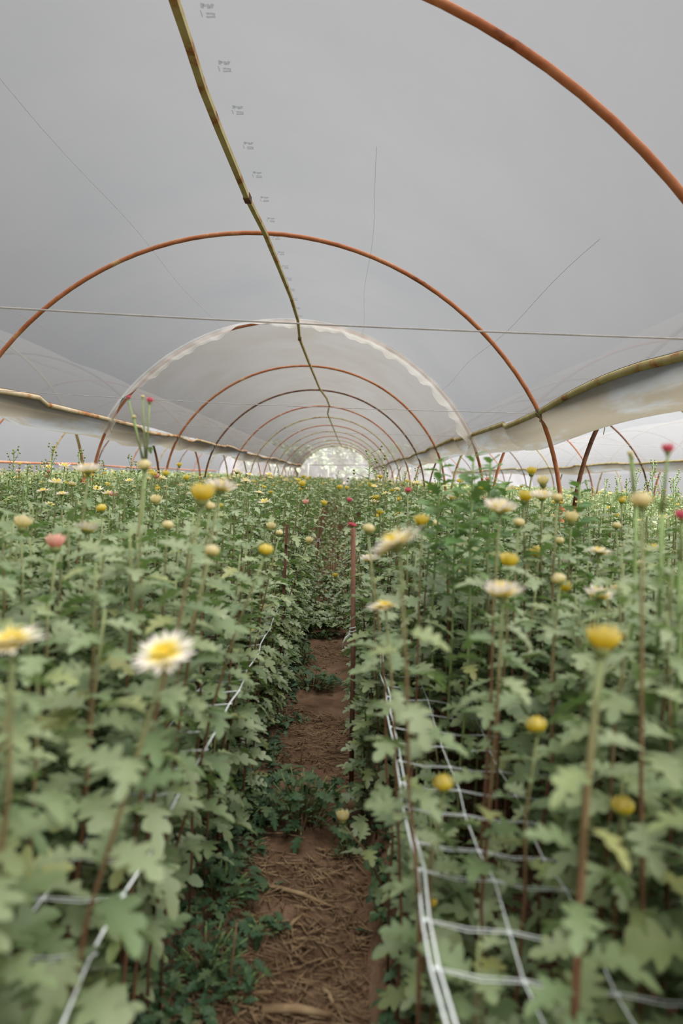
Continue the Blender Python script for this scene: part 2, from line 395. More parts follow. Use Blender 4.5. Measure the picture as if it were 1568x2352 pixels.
# ------------------------------------------------------------------ roof films
def hoop_phase(y):
    for a, b in zip([HY[0] - 3.4] + HY, HY + [HY[-1] + 4]):
        if a <= y <= b: return (y - a) / (b - a)
    return 0.0
def film_grid(cx, y0, y1, ny, seed, bulge, na=48, a_lo=None):
    ab = math.acos(GHW / RAD); al = ab if a_lo is None else a_lo
    ys = np.linspace(y0, y1, ny); V = []
    an = np.linspace(math.pi - al, ab, na + 1)
    Y, A = np.meshgrid(ys, an, indexing='ij')
    ph = np.array([hoop_phase(y) for y in ys])[:, None]
    b = bulge * np.sin(np.pi * ph) ** 1.0
    r = RAD + 0.026 + b + 0.010 * fbm(A * 1.5, Y * 0.35, seed) * np.minimum(1, 4 * ph * (1 - ph) + 0.15)
    r = np.maximum(r, RAD + 0.024)
    V = np.stack([cx + r * np.cos(A), Y, CZ + r * np.sin(A)], -1).reshape(-1, 3)
    i = np.arange(ny * (na + 1)).reshape(ny, na + 1)
    a, bb, c, d = i[:-1, :-1].ravel(), i[:-1, 1:].ravel(), i[1:, 1:].ravel(), i[1:, :-1].ravel()
    T = np.concatenate([np.stack([a, bb, c], -1), np.stack([a, c, d], -1)])
    return V, T
def film(name, cx, y0, y1, ny, seed, bulge, m, label, a_lo=None):
    V, T = film_grid(cx, y0, y1, ny, seed, bulge, a_lo=a_lo)
    o = ob(name, np_mesh(name, V, T, np.zeros(len(T)), np.zeros(len(V)), [M[m]]))
    return tag(o, label, 'roof film', kind='structure')
main_film = film('ceiling', CX, -9.0, HY[2] + 0.02, 90, 21, 0.035, 'film', 'smooth pale grey translucent film over the near half of the main tunnel')
film('ceiling', CX, HY[2] - 0.05, YEND + 0.3, 190, 22, 0.075, 'film_old', 'aged beige film scalloped between hoops over the far main tunnel')
for k in (-1, 1, 2):
    film('ceiling', CX + k * PITCH, -9.0, YEND + 0.3, 150, 30 + k, 0.05, 'film_side', f'whitish translucent film over the {BAYN[k]}', math.asin((CH - CZ) / RAD) if k == -1 else None)

# printed marks beside the ridge
def film_point(a, y): 
    r = RAD + 0.012
    return Vector((CX + r * math.cos(a), y, CZ + r * math.sin(a)))
y = 2.66; q = 0
while y < 9.2:
    a0 = math.pi / 2 - 0.030
    mb = MB(); rr = random.Random(5)
    def dab(u0, v0, u1, v1, wd=0.007):
        p, r2 = Vector((u0, v0)), Vector((u1, v1)); dd = (r2 - p).normalized(); nn = Vector((-dd.y, dd.x)) * wd
        cs = []
        for s_pt in (p - nn, r2 - nn, r2 + nn, p + nn):
            cs.append(film_point(a0 - s_pt.x / RAD, y + s_pt.y))
        cs2 = [c - Vector((0, 0, 0.0012)) for c in cs]
        mb.add(cs + cs2, [(0, 1, 2, 3), (7, 6, 5, 4), (0, 4, 5, 1), (1, 5, 6, 2), (2, 6, 7, 3), (3, 7, 4, 0)])
    dab(-.03, .06, -.03, .015, .003); dab(-.012, .058, .03, .05); dab(-.008, .035, .01, .03); dab(.012, .03, .032, .035)
    dab(-.018, .0, -.014, -.035); dab(.01, .0, .012, -.03); dab(.02, -.006, .034, -.034); dab(-.006, -.012, -.004, -.03)
    mb.build('printed_mark', M['ink'], main_film, smooth=False)
    y += 0.42; q += 1

# strings lying along the film
for a, nm, y0, y1 in ((math.pi / 2 + 0.36, 'upper left', 1.5, 9.2), (math.pi / 2 + 0.80, 'lower left', 2.6, 9.2), (math.pi / 2 - 0.33, 'upper right', 4.0, 9.2), (math.pi / 2 - 0.80, 'lower right', 3.4, 9.2)):
    r = RAD + 0.014
    pts = [(CX + r * math.cos(a + 0.006 * math.sin(yy * 2)), yy, CZ + r * math.sin(a + 0.006 * math.sin(yy * 2))) for yy in np.linspace(y0, y1, 24)]
    tag(MB().tube(pts, 0.0011, 4).build('roof_string', M['wire']), f'thin dark string along the {nm} slope of the main roof film', 'string')

# ruffled film edge wrapped round the third hoop
def film_wrap():
    y0 = HY[2]; rr = np.random.default_rng(4)
    an = np.linspace(math.pi * 0.86, math.pi * 0.135, 150); mb = MB(); V = []; f = []
    prof = 9
    for i, a in enumerate(an):
        u = a / math.pi
        open_l = math.exp(-((u - 0.80) / 0.035) ** 2); open_t = math.exp(-((u - 0.575) / 0.045) ** 2)
        right = max(0, 0.45 - u) / 0.3
        op = max(open_l, open_t)
        wv = 0.02 * math.sin(i * 0.55) + 0.014 * math.sin(i * 1.31 + 1) + 0.03 * right * math.sin(i * 0.9)
        for j in range(prof):
            s = j / (prof - 1)
            # from the film above in front of the hoop, under the pipe, up behind it
            th = math.pi * (0.02 + 0.96 * s) * (1 - 0.80 * op)
            yy = y0 - 0.14 * math.cos(th) + 0.02 * wv * 10 * s
            rad = RAD + 0.022 - (0.085 + 0.05 * right + wv * 0.8) * math.sin(th) * (1 - 0.55 * op)
            V.append((CX + rad * math.cos(a), yy, CZ + rad * math.sin(a)))
        if i:
            for j in range(prof - 1):
                b = (i - 1) * prof + j; f.append((b, b + 1, b + 1 + prof, b + prof))
    o = mb.add(V, f).build('film_wrap', M['film_edge'])
    tag(o, 'ruffled pale film edge wrapped around the third hoop of the main tunnel', 'film')
film_wrap()

# ------------------------------------------------------------------ valley gutters: two rails and a hanging film trough
def sag(y, seed, amp):
    return amp * math.sin(math.pi * hoop_phase(y)) * math.sin(seed * 3.1 + math.floor(y / 3.6) * 1.7)
def valley(j):
    """valley between bay j and j+1"""
    vx = CX + (j + 0.5) * PITCH; hw = PITCH / 2 - GHW
    names = {-2: 'far left', -1: 'left', 0: 'right', 1: 'far right'}
    ys = np.linspace(0.8 if j in (-1, 0) else 3.0, YEND, 170); rails = {}
    for sgn in (-1, 1):
        pts = []
        for y in ys:
            up = 0.0
            if j == 0 and y < HY[1]: up = 0.06 * math.sin(math.pi * hoop_phase(y))
            pts.append(Vector((vx + sgn * hw + sag(y, sgn + j, 0.03), y, GZ + up + (sag(y, sgn * 2 + j + 5, 0.05) if y > HY[1] else 0))))
        rails[sgn] = pts
        inner = (sgn < 0) == (j >= 0)
        side = 'near' if inner else 'outer'
        o = MB().tube(pts, 0.026, 6, squash=(0.75, 1.0)).build('gutter_rail', M['ochre' if (j >= 0) else 'rail'])
        tag(o, f'long {"ochre" if j >= 0 else "rusty"} rail on the {side} edge of the {names[j]} valley gutter', 'rail')
    prof = 15; V = []; f = []; r = random.Random(j)
    for i, y in enumerate(ys):
        a, b = rails[-1][i], rails[1][i]
        ph = hoop_phase(y)
        dep = 0.20 + 0.02 * math.sin(y * 0.9 + j) + 0.03 * math.sin(math.pi * ph) * (1 if y < 12 else 0.3)
        for q in range(prof):
            s = q / (prof - 1); c = a.lerp(b, s)
            wr = 0.004 * math.sin(y * 3.1 + q * 1.3) * math.sin(math.pi * s) + 0.010 * math.sin(q * 2.2 + y * 0.5) * math.sin(math.pi * s)
            e = 1 - abs(2 * s - 1) ** 2.2
            ox = (0.5 - s) * 0.16 * e * -1
            V.append((c.x + ox + wr, y, c.z + (0.03 if q in (0, prof - 1) else 0) - dep * e + wr * 0.5))
        if i:
            for q in range(prof - 1):
                k0 = (i - 1) * prof + q; f.append((k0, k0 + 1, k0 + 1 + prof, k0 + prof))
    o = MB().add(V, f).build('gutter_trough', M['film_dirty'])
    tag(o, f'stained sagging film trough of the {names[j]} valley gutter', 'gutter')
for j in (-1, 0, 1): valley(j)
xs_ = CX - PITCH - FX - 0.10
tag(MB().tube([(xs_ + .03 * math.sin(y * .9), y, CH + .01 + .02 * math.sin(y * .6)) for y in np.linspace(3, YEND, 60)], .028, 6).build('side_rail', M['rust']), 'low rusty rail along the foot of the left neighbouring film', 'rail')

# side walls of film beyond the outermost tunnels, added veil imitating haze at the far end
for sgn, nm in ((-1, 'left'), (1, 'right')):
    x = CX + (2 * PITCH + FX + 0.15 if sgn > 0 else -PITCH - FX - 0.16); V = []; f = []; ht = GZ + .1 if sgn > 0 else CH
    ys = np.linspace(-9, YEND + 0.3, 90)
    for i, y in enumerate(ys):
        for q in range(7):
            V.append((x + 0.03 * math.sin(y * 1.3 + q) - (0.25 if sgn > 0 else 0) * (q / 6) ** 2, y, BEDZ + 0.02 + (ht - BEDZ) * q / 6))
        if i:
            for q in range(6):
                k0 = (i - 1) * 7 + q; f.append((k0, k0 + 1, k0 + 8, k0 + 7))
    o = MB().add(V, f).build('wall_' + nm, M['film_side'])
    tag(o, f'white translucent film wall along the outer {nm} side', 'film wall', kind='structure')
def end_haze_veil(cx, nm, label):  # made-up translucent sheet, added so that the outdoors looks hazy
    y = YEND + 0.25; V = []; f = []
    n = 30; rows = 12
    for i in range(n + 1):
        x = -2.62 + 5.24 * i / n
        top = CZ + math.sqrt(max(RAD ** 2 - x * x, 0.05)) - 0.02
        for q in range(rows + 1):
            V.append((cx + x, y + 0.03 * math.sin(x * 5 + q * 0.6), 0.1 + (top - 0.1) * q / rows))
        if i:
            for q in range(rows):
                k0 = (i - 1) * (rows + 1) + q; f.append((k0, k0 + 1, k0 + rows + 2, k0 + rows + 1))
    o = MB().add(V, f).build(nm, M['haze_veil']); tag(o, label, 'end net', kind='structure')
for k in (-1, 0, 1, 2): end_haze_veil(CX + k * PITCH, 'wall_back', f'pale added haze veil across the far end of the {BAYN[k]}')
for i, (px, top) in enumerate(((706, 1064), (752, 1074))):
    d = YEND - 0.6; a = px2w(px, 1110, d); b = px2w(px, top, d)
    mb = MB().tube([(0, 0, -0.2), (0, 0, b.z - BEDZ)], 0.06, 8)
    tag(mb.build('end_post', M['white_paint'], loc=(a.x, d, BEDZ)), ['white post at the left of the far tunnel end', 'white post near the middle of the far tunnel end'][i], 'post')
a = px2w(705, 1068, YEND - 0.3); b = px2w(850, 1068, YEND - 0.3)
tag(MB().tube([a, b], 0.025, 5).build('end_bar', M['wire']), 'thin dark bar across the far tunnel end', 'bar')

# ------------------------------------------------------------------ leaves
def leaf_template(lod, droop, fold, seed=0):
    """unit-length leaf, base at origin along +Y, upper side +Z"""
    r = random.Random(seed)
    if lod == 0:
        rib = [0, 0.2, 0.36, 0.56, 0.76, 1.0]
        half = [[(0.018, 0.0), (0.022, 0.17)], [(0.07, 0.20), (0.19, 0.26), (0.20, 0.31)], [(0.075, 0.345), (0.22, 0.42), (0.32, 0.51), (0.29, 0.56)], [(0.095, 0.56), (0.21, 0.66), (0.25, 0.75), (0.21, 0.79)], [(0.075, 0.77), (0.12, 0.88), (0.07, 0.97)]]
    elif lod == 1:
        rib = [0, 0.36, 0.58, 1.0]
        half = [[(0.02, 0.12), (0.22, 0.27)], [(0.12, 0.36), (0.34, 0.50)], [(0.16, 0.58), (0.24, 0.74), (0.08, 0.9)]]
    else:
        rib = [0, 0.5, 1.0]
        half = [[(0.20, 0.22)], [(0.30, 0.55)]]
    V = []; Fc = []; U = []
    def put(x, y):
        z = -droop * y * y + fold * abs(x) - 0.35 * x * x + 0.018 * math.sin(9 * y + 5 * x + seed)
        V.append((x, y * (1 - 0.25 * droop * y), z)); U.append(y); return len(V) - 1
    ribi = [put(0, yy) for yy in rib]
    for sg in (1, -1):
        idx = [[put(sg * x * (1 + r.uniform(-.12, .12)), yy + r.uniform(-.015, .015)) for (x, yy) in seg] for seg in half]
        for k in range(len(half)):
            nxt = [idx[k + 1][0]] if k + 1 < len(half) else []
            poly = [ribi[k]] + idx[k] + nxt + [ribi[k + 1]]
            if sg < 0: poly = poly[::-1]
            # lobes: reverse for upward normals
            Fc.append(tuple(poly))
    return np.array(V), Fc, np.array(U)
LEAF0 = []
for q in range(8):
    v, f, u = leaf_template(0, 0.34 + 0.13 * (q % 4), 0.28 + 0.10 * (q % 3), q)
    LEAF0.append(MB().add(v, f, 0, u).mesh('leaf', M['leaf']))
SHOOT0 = []
for q in range(3):
    v, f, u = leaf_template(1, 0.1 + 0.1 * q, 0.4, q)
    SHOOT0.append(MB().add(v, f, 0, u).mesh('leaf', M['shoot']))
WEED0 = []
for q in range(3):
    v, f, u = leaf_template(0, 0.2 + 0.12 * q, 0.3, 20 + q)
    WEED0.append(MB().add(v, f, 0, u).mesh('leaf', M['weed']))
def bulk_leaf(lod, droop, fold, seed):
    v, f, u = leaf_template(lod, droop, fold, seed); return v, tris_of(f), u
BL1 = [bulk_leaf(1, 0.34 + 0.13 * q, 0.3, q) for q in range(4)]
BL0 = [bulk_leaf(0, 0.36 + 0.14 * q, 0.3, q) for q in range(3)]
BL2 = [bulk_leaf(2, 0.35 + 0.15 * q, 0.35, q) for q in range(2)]

# ------------------------------------------------------------------ flower heads
def petal_arrays(L, wd, e0, e1, r0, z0, az, seg=4, cup=0.25):
    V = []; T = []; P = []
    rr, zz = r0, z0; W = [0.55, 0.95, 1.0, 0.72, 0.12] if seg == 4 else [0.6, 1.0, 0.15]
    for i in range(seg + 1):
        t = i / seg
        wv = wd * W[i] / 2; e = e0 + (e1 - e0) * t
        for s in (-1, 0, 1):
            off = cup * wv * (1 if s else 0)
            x, yv, z = s * wv, rr - off * math.sin(e), zz + off * math.cos(e)
            V.append((x * math.cos(az) + yv * math.sin(az), -x * math.sin(az) + yv * math.cos(az), z)); P.append(t)
        rr += L / seg * math.cos(e); zz += L / seg * math.sin(e)
    for i in range(seg):
        for s in (0, 1):
            a = i * 3 + s; T.append((a, a + 1, a + 4, a + 3))
    return V, T, P
#        n, L, w, elev0, elev1, r0, z0
WHORLS = {
    'open': [(22, .043, .0105, 12, 64, .006, .008), (19, .038, .0095, 28, 76, .006, .010), (15, .028, .0075, 52, 88, .004, .012)],
    'flat': [(24, .044, .0105, -4, 14, .006, .010), (20, .039, .0095, 8, 26, .006, .012), (14, .022, .006, 40, 76, .005, .013)],
    'half': [(14, .040, .0115, 38, 92, .005, .008), (12, .037, .010, 55, 94, .004, .010), (8, .032, .008, 70, 96, .003, .012)],
    'bud': [(13, .036, .012, 12, 150, .004, .006), (10, .031, .011, 35, 150, .004, .008), (7, .026, .009, 55, 150, .003, .010)],
}
SIZE = {}
def calyx_mb(s=1.0, r=.0115):
    mb = MB(); prof = [(0.0028, -.002), (.007, .0), (r, .006), (r * 1.04, .011), (r * .85, .0145)]
    V = []; f = []; P = []; n = 10
    for i, (rr, z) in enumerate(prof):
        for k in range(n):
            a = 2 * math.pi * k / n; V.append((rr * math.cos(a), rr * math.sin(a), z)); P.append(i / 4)
    for i in range(len(prof) - 1):
        for k in range(n): f.append((i * n + k, i * n + (k + 1) % n, (i + 1) * n + (k + 1) % n, (i + 1) * n + k))
    return mb.add(V, f, 0, P)
def disc_mb(r=.009, h=.006, z0=.012):
    mb = MB(); V = [(0, 0, z0 + h)]; f = []; n = 12
    for i in range(1, 4):
        for k in range(n):
            a = 2 * math.pi * k / n; V.append((r * i / 3 * math.cos(a), r * i / 3 * math.sin(a), z0 + h * math.cos(i / 3 * 1.4)))
    for k in range(n): f.append((0, 1 + k, 1 + (k + 1) % n))
    for i in range(2):
        for k in range(n): f.append((1 + i * n + k, 1 + (i + 1) * n + k, 1 + (i + 1) * n + (k + 1) % n, 1 + i * n + (k + 1) % n))
    return mb.add(V, f)
CALYX = calyx_mb().mesh('calyx', M['calyx']); DISC = disc_mb().mesh('flower_disc', M['disc'])
HEADS = {}
def head_mb(shape, seed, seg=4):
    r = random.Random(seed); mb = MB()
    for wi, (n, L, wd, e0, e1, r0, z0) in enumerate(WHORLS[shape]):
        for k in range(n):
            az = 2 * math.pi * (k + 0.5 * wi) / n + r.uniform(-.1, .1)
            v, f, p = petal_arrays(L * r.uniform(.9, 1.08), wd, R(e0 + r.uniform(-7, 7)), R(e1 + r.uniform(-9, 9)), r0, z0, az, seg)
            # inner petals are younger and yellower
            p = [max(0, q * (1 - (0, .10, .50)[wi])) for q in p]
            mb.add(v, f, 0, p)
    return mb
MATS_OF = {'open': ['cream', 'pink', 'blush'], 'flat': ['cream'], 'half': ['yellow', 'pale', 'pink', 'blush', 'cream'], 'bud': ['yellow', 'pale', 'pink']}
for sh, ms in MATS_OF.items():
    for mn in ms:
        HEADS[sh, mn] = [head_mb(sh, 3 + q).mesh('flower_head', M[mn]) for q in range(2)]
    vv = np.array([v.co[:] for v in HEADS[sh, ms[0]][0].vertices]); SIZE[sh] = float(vv[:, :2].max() - vv[:, :2].min())
PETALS = {}
for sh in ('open', 'flat'):
    for wi, (n, L, wd, e0, e1, r0, z0) in enumerate(WHORLS[sh]):
        v, f, p = petal_arrays(L, wd, R(e0), R(e1), r0, z0, 0.0, 4)
        PETALS[sh, wi] = MB().add(v, f, 0, [q * (1 - (0, .10, .50)[wi]) for q in p]).mesh('petal', M['cream'])

def add_head(parent, shape, mn, loc, tilt, scale, big=False, seed=0):
    rx, ry = tilt; r = random.Random(seed)
    if big:
        h = ob('flower_head', CALYX, parent, loc, (rx, ry, r.uniform(0, 6)), scale)
        for wi, (n, L, wd, e0, e1, r0, z0) in enumerate(WHORLS[shape]):
            h.rotation_mode = 'ZYX'
            for k in range(n):
                az = 2 * math.pi * (k + .5 * wi) / n + r.uniform(-.1, .1)
                ob('petal', PETALS[shape, wi], h, (0, 0, 0), (r.uniform(-.12, .12), 0, az), r.uniform(.88, 1.08))
        ob('flower_disc', DISC, h)
    else:
        h = ob('flower_head', HEADS[shape, mn][seed % 2], parent, loc, (rx, ry, r.uniform(0, 6)), scale)
        h.rotation_mode = 'ZYX'
        ob('calyx', CALYX, h)
        if shape in ('open', 'flat'): ob('flower_disc', DISC, h)
    return h

# ------------------------------------------------------------------ chrysanthemum plants
def stem_mesh(H, lean, seed, r0=.0042, r1=.0028, mat_='stem', n=7):
    r = random.Random(seed); pts = []
    for i in range(n):
        t = i / (n - 1)
        w_ = 0.012 * math.sin(math.pi * t)
        pts.append((lean[0] * t * t + r.uniform(-w_, w_), lean[1] * t * t + r.uniform(-w_, w_), -0.03 + (H + 0.03) * t))
    return MB().tube(pts, [r0 + (r1 - r0) * i / (n - 1) for i in range(n)], 6).mesh('stem', M[mat_]), pts
def on_path(pts, z):
    for a, b in zip(pts, pts[1:]):
        if a[2] <= z <= b[2]:
            t = (z - a[2]) / (b[2] - a[2]); return Vector(a).lerp(Vector(b), t)
    return Vector(pts[-1])
NLEAF = [0]
def put_leaves(root, pts, z0, z1, step, size, seed, meshes=LEAF0, top_small=True, rel=0.5):
    r = random.Random(seed); z = z0; az = r.uniform(0, 6.28)
    while z < z1:
        t = (z - z0) / max(z1 - z0, .01)
        s = size * (1 - (0.42 * max(0, t - 0.6) / 0.4 if top_small else 0)) * r.uniform(.8, 1.2)
        pitch = R(r.uniform(0, 42)) + 0.15 * t
        p = on_path(pts, z)
        ob('leaf', r.choice(meshes), root, p, (pitch, R(r.uniform(-22, 22)), az), s)
        az += 2.4 + r.uniform(-.4, .4); z += step * r.uniform(.75, 1.25); NLEAF[0] += 1

# heads seen in the photograph: x, y, width px, shape, colour, label
HERO = [
 (383, 1498, 150, 'flat', 'cream', 'big open cream flower with bright yellow centre, lower left, on the left bed'),
 (28, 1472, 170, 'flat', 'cream', 'big open cream flower cut by the left edge of the picture'),
 (505, 1118, 84, 'open', 'cream', 'wide open cream flower with yellow cup base beside a yellow half-open one'),
 (463, 1136, 62, 'half', 'yellow', 'yellow half-open flower tucked under a wide cream flower, left bed'),
 (203, 1078, 66, 'open', 'cream', 'open yellow and cream flower in front of the red hoop post'),
 (198, 1213, 66, 'open', 'cream', 'open yellow and cream flower just below the red hoop post'),
 (130, 1248, 50, 'half', 'blush', 'salmon pink half-open flower near the left edge'),
 (483, 1265, 36, 'bud', 'pale', 'round pale yellow bud in the middle of the left bed'),
 (608, 1263, 35, 'bud', 'yellow', 'bright yellow bud just left of the leaning stake'),
 (170, 1607, 36, 'bud', 'pale', 'pale cream bud low at the left, nearest the camera'),
 (333, 1068, 31, 'bud', 'pale', 'pale cream bud on a tall stem below the tall pink flowers'),
 (359, 1149, 30, 'half', 'pale', 'pale half-open flower right of the tall stem in the left bed'),
 (384, 1206, 27, 'bud', 'pale', 'small pale bud under the pale half-open flower, left bed'),
 (235, 1167, 24, 'bud', 'yellow', 'small yellow bud right of the red hoop post'),
 (50, 1203, 44, 'half', 'pale', 'pale yellow flower near the left edge, above the salmon pink one'),
 (152, 1322, 24, 'half', 'pale', 'small pale flower below the salmon pink one'),
 (100, 1127, 38, 'flat', 'cream', 'flat cream flower at the far left, behind the front blooms'),
 (142, 1135, 40, 'flat', 'cream', 'flat cream flower left of the red hoop post'),
 (497, 1648, 24, 'bud', 'pale', 'tiny pale bud low on the left bed beside the net cord'),
 (247, 1382, 27, 'bud', 'pale', 'greenish pale bud above the big open cream flower, left'),
 (62, 1720, 30, 'bud', 'pale', 'pale bud at the far lower left among the leaves'),
 (480, 1162, 26, 'bud', 'pale', 'pale bud directly under the pair of blooms in the left bed'),
 (543, 1083, 26, 'open', 'cream', 'small open yellow flower standing above the left bed below the gutter'),
 (565, 1105, 30, 'flat', 'cream', 'flat cream flower above the left bed, right of the pair of blooms'),
 (595, 1132, 30, 'flat', 'cream', 'flat cream flower on the left bed, further right of the pair'),
 (620, 1210, 26, 'half', 'pale', 'pale half-open flower just left of the top of the leaning stake'),
 (641, 1224, 18, 'bud', 'pale', 'tiny pale bud touching the leaning stake'),
 (695, 1112, 20, 'half', 'yellow', 'small yellow flower in the distance above the left bed'),
 (703, 1154, 17, 'half', 'blush', 'small salmon flower in the distance left of the path'),
 (743, 1156, 17, 'half', 'yellow', 'small yellow flower at the top of the thin distant stake'),
 (708, 1242, 22, 'half', 'pale', 'small yellow flower right of the leaning stake, over the path edge'),
 (771, 1322, 15, 'half', 'yellow', 'tiny yellow flower low at the far end of the path'),
 (90, 1277, 22, 'half', 'pale', 'small pale flower left of the salmon pink one, lower'),
 (20, 1352, 22, 'half', 'yellow', 'small yellow flower at the left edge above the big open flower'),
 (918, 1245, 158, 'flat', 'cream', 'large white flower tilted upwards to the right beside the round stake', 1.12),
 (1148, 1165, 87, 'open', 'cream', 'cream bowl-shaped flower with yellow base, top of the right bed'),
 (1155, 1358, 106, 'open', 'cream', 'wide cream flower with pinkish rim in the middle of the right bed'),
 (886, 1392, 96, 'flat', 'cream', 'cream flower with orange-yellow back right of the round stake', 1.45),
 (1245, 1138, 62, 'open', 'cream', 'cream and yellow flower in front of the hoop foot, right'),
 (1203, 1142, 38, 'half', 'yellow', 'yellow half-open flower left of the one by the hoop foot'),
 (1220, 1083, 26, 'half', 'yellow', 'tall yellow flower standing against the white film, right'),
 (1248, 1106, 33, 'half', 'pale', 'pale yellow fluffy flower just right of the tall yellow one'),
 (1312, 1190, 38, 'half', 'pale', 'pale yellow half-open flower right of the hoop foot'),
 (1235, 1270, 37, 'half', 'yellow', 'deep yellow tulip-shaped flower in the right bed'),
 (1165, 1290, 48, 'half', 'yellow', 'yellow half-open flower behind the wide pinkish-rimmed one'),
 (1380, 1472, 88, 'half', 'yellow', 'large yellow half-open flower on a thick stem near the right edge'),
 (1475, 1148, 48, 'bud', 'pale', 'fat pale yellow bud near the right edge'),
 (1375, 1268, 72, 'flat', 'cream', 'pinkish white open flower behind the large yellow one, right'),
 (1375, 1365, 80, 'open', 'cream', 'white and yellow open flower just above the large yellow one'),
 (1427, 1358, 42, 'half', 'pale', 'pale half-open flower above and right of the large yellow one'),
 (1285, 1330, 34, 'bud', 'pale', 'pale flat bud left of the white and yellow open flower'),
 (1292, 1350, 40, 'half', 'yellow', 'yellow flower directly under the pale flat bud'),
 (1235, 1666, 48, 'bud', 'yellow', 'yellow bud left of the thick stem in the right bed'),
 (1020, 1800, 48, 'bud', 'yellow', 'round yellow bud standing over the white net, right bed'),
 (1432, 1853, 55, 'bud', 'yellow', 'round yellow bud half hidden in leaves, right of the thick stem'),
 (845, 1214, 29, 'bud', 'pale', 'yellow bud right beside the top of the round stake'),
 (850, 1284, 52, 'open', 'cream', 'open cream flower just right of the round stake'),
 (970, 1198, 40, 'half', 'yellow', 'bright yellow flower above the large tilted white one'),
 (1001, 1203, 19, 'bud', 'pale', 'tiny yellow bud right of the bright yellow flower'),
 (908, 1192, 30, 'flat', 'cream', 'flat cream flower behind the large tilted white one'),
 (866, 1188, 18, 'half', 'yellow', 'small yellow flower behind the bud by the round stake'),
 (1190, 1200, 26, 'bud', 'pale', 'flat pale bud below the bowl-shaped cream flower'),
 (1040, 1141, 24, 'half', 'cream', 'small cream flower left of the bowl-shaped one, right bed'),
 (1103, 1121, 20, 'half', 'yellow', 'small yellow flower between the green shoots, right bed'),
 (1427, 1148, 19, 'bud', 'yellow', 'small yellow bud left of the fat pale bud'),
 (1415, 1207, 20, 'bud', 'pale', 'small blushing bud below the fat pale bud'),
 (1308, 1294, 34, 'half', 'cream', 'small white flower left of the pinkish white open one'),
 (1285, 1242, 24, 'bud', 'pale', 'pale bud right of the deep yellow tulip-shaped flower'),
 (1470, 1296, 24, 'bud', 'pale', 'pale bud near the right edge behind the leaves'),
 (1130, 1135, 20, 'half', 'pale', 'small pale flower behind the bowl-shaped cream one'),
 (1280, 1143, 26, 'bud', 'pale', 'pale bud hanging at the hoop foot, right'),
 (808, 1206, 26, 'open', 'pink', 'small pink flower at the top of the round stake'),
 (802, 1149, 14, 'half', 'pink', 'tiny pink flower cluster in the distance over the path'),
 (936, 1127, 18, 'half', 'pink', 'small pink flower in the distance over the right bed'),
 (780, 1120, 16, 'half', 'yellow', 'tiny yellow flower at the far end of the path'),
 (796, 1121, 12, 'half', 'yellow', 'tiny yellow flower next to the other at the far path end'),
 (930, 1276, 18, 'half', 'pink', 'small pink flower under the large tilted white one'),
 (320, 1215, 30, 'half', 'pale', 'pale flower hidden behind the tall stem, left bed'),
 (260, 1135, 24, 'flat', 'cream', 'flat cream flower behind the red hoop post'),
 (430, 1098, 18, 'half', 'yellow', 'small yellow flower under the left gutter'),
 (382, 1088, 18, 'half', 'yellow', 'small yellow flower by the dark hoop leg, left'),
 (788, 1878, 34, 'half', 'pale', 'pale flower hanging low over the path edge below the round stake', 2.0),
 (992, 2077, 24, 'half', 'yellow', 'small yellow flower low behind the white edge cord, right bed', 1.35),
 (412, 1068, 14, 'half', 'yellow', 'tiny yellow flower standing out against the film, left'),
]
SZ = {'open': .080, 'flat': .085, 'half': .050, 'bud': .036}
tags_used = set()
hero_pts = []
BIGS = 0
for i, (x, y, wpx, sh, mn, lab, *fixed) in enumerate(HERO):
    real = SZ[sh]
    if (sh, mn) == ('bud', 'pale'): real = .031
    if mn == 'pink': real *= .6
    d = real * F / wpx
    d = fixed[0] if fixed else min(max(d, 0.75), 9.0)
    P = px2w(x, y, d)
    sc_ = wpx * d / F / SIZE[sh]
    drop = {'open': .018, 'flat': .012, 'half': .022, 'bud': .018}[sh] * sc_
    top = Vector((P.x, P.y, P.z - drop))
    r = random.Random(100 + i)
    lean = (r.uniform(-.04, .04), r.uniform(-.03, .06))
    bx, by = top.x - lean[0], top.y - lean[1]
    if -0.36 < bx < 0.13:                                   # roots stand in the beds, not on the path
        nb = 0.15 if top.x > -0.1 else -0.38
        lean = (top.x - nb, lean[1]); bx = nb
    root = empty('chrysanthemum', (bx, by, BEDZ)); H = top.z - BEDZ
    thick = .0065 if wpx > 85 and sh == 'half' else .0038
    me, pts = stem_mesh(H, lean, i, thick, thick * .75); pts[-1] = (lean[0], lean[1], H)
    ob('stem', me, root)
    tx = -R(8) if y > 1200 else R(r.uniform(-8, 8)); ty = R(r.uniform(-10, 10))
    if i == 0: tx, ty = R(24), -R(10)
    if i == 34: tx, ty = -R(6), -R(30)
    if i == 37: tx, ty = R(-6), -R(12)
    if i == 1: tx, ty = R(4), -R(9)
    add_head(root, sh, mn, (lean[0], lean[1], H), (tx, ty), sc_, wpx >= 80 and sh in ('open', 'flat'), i)
    bare = 0.045 if y < 1250 else 0.03
    if i == 10: bare = 0.16
    near = d < 1.6
    gap = 0.08 < bx < 0.48 and d < 2.3
    put_leaves(root, pts, max(0.30 if H > .6 else .04, H - (0.45 if gap else 0.75)), H - bare, .031 if gap else .024, .085 if gap else .102, 1000 + i)
    tag(root, lab if 5 <= len(lab.split()) <= 16 else lab, 'chrysanthemum', 'chrysanthemums in the beds')
    hero_pts.append((bx, by))

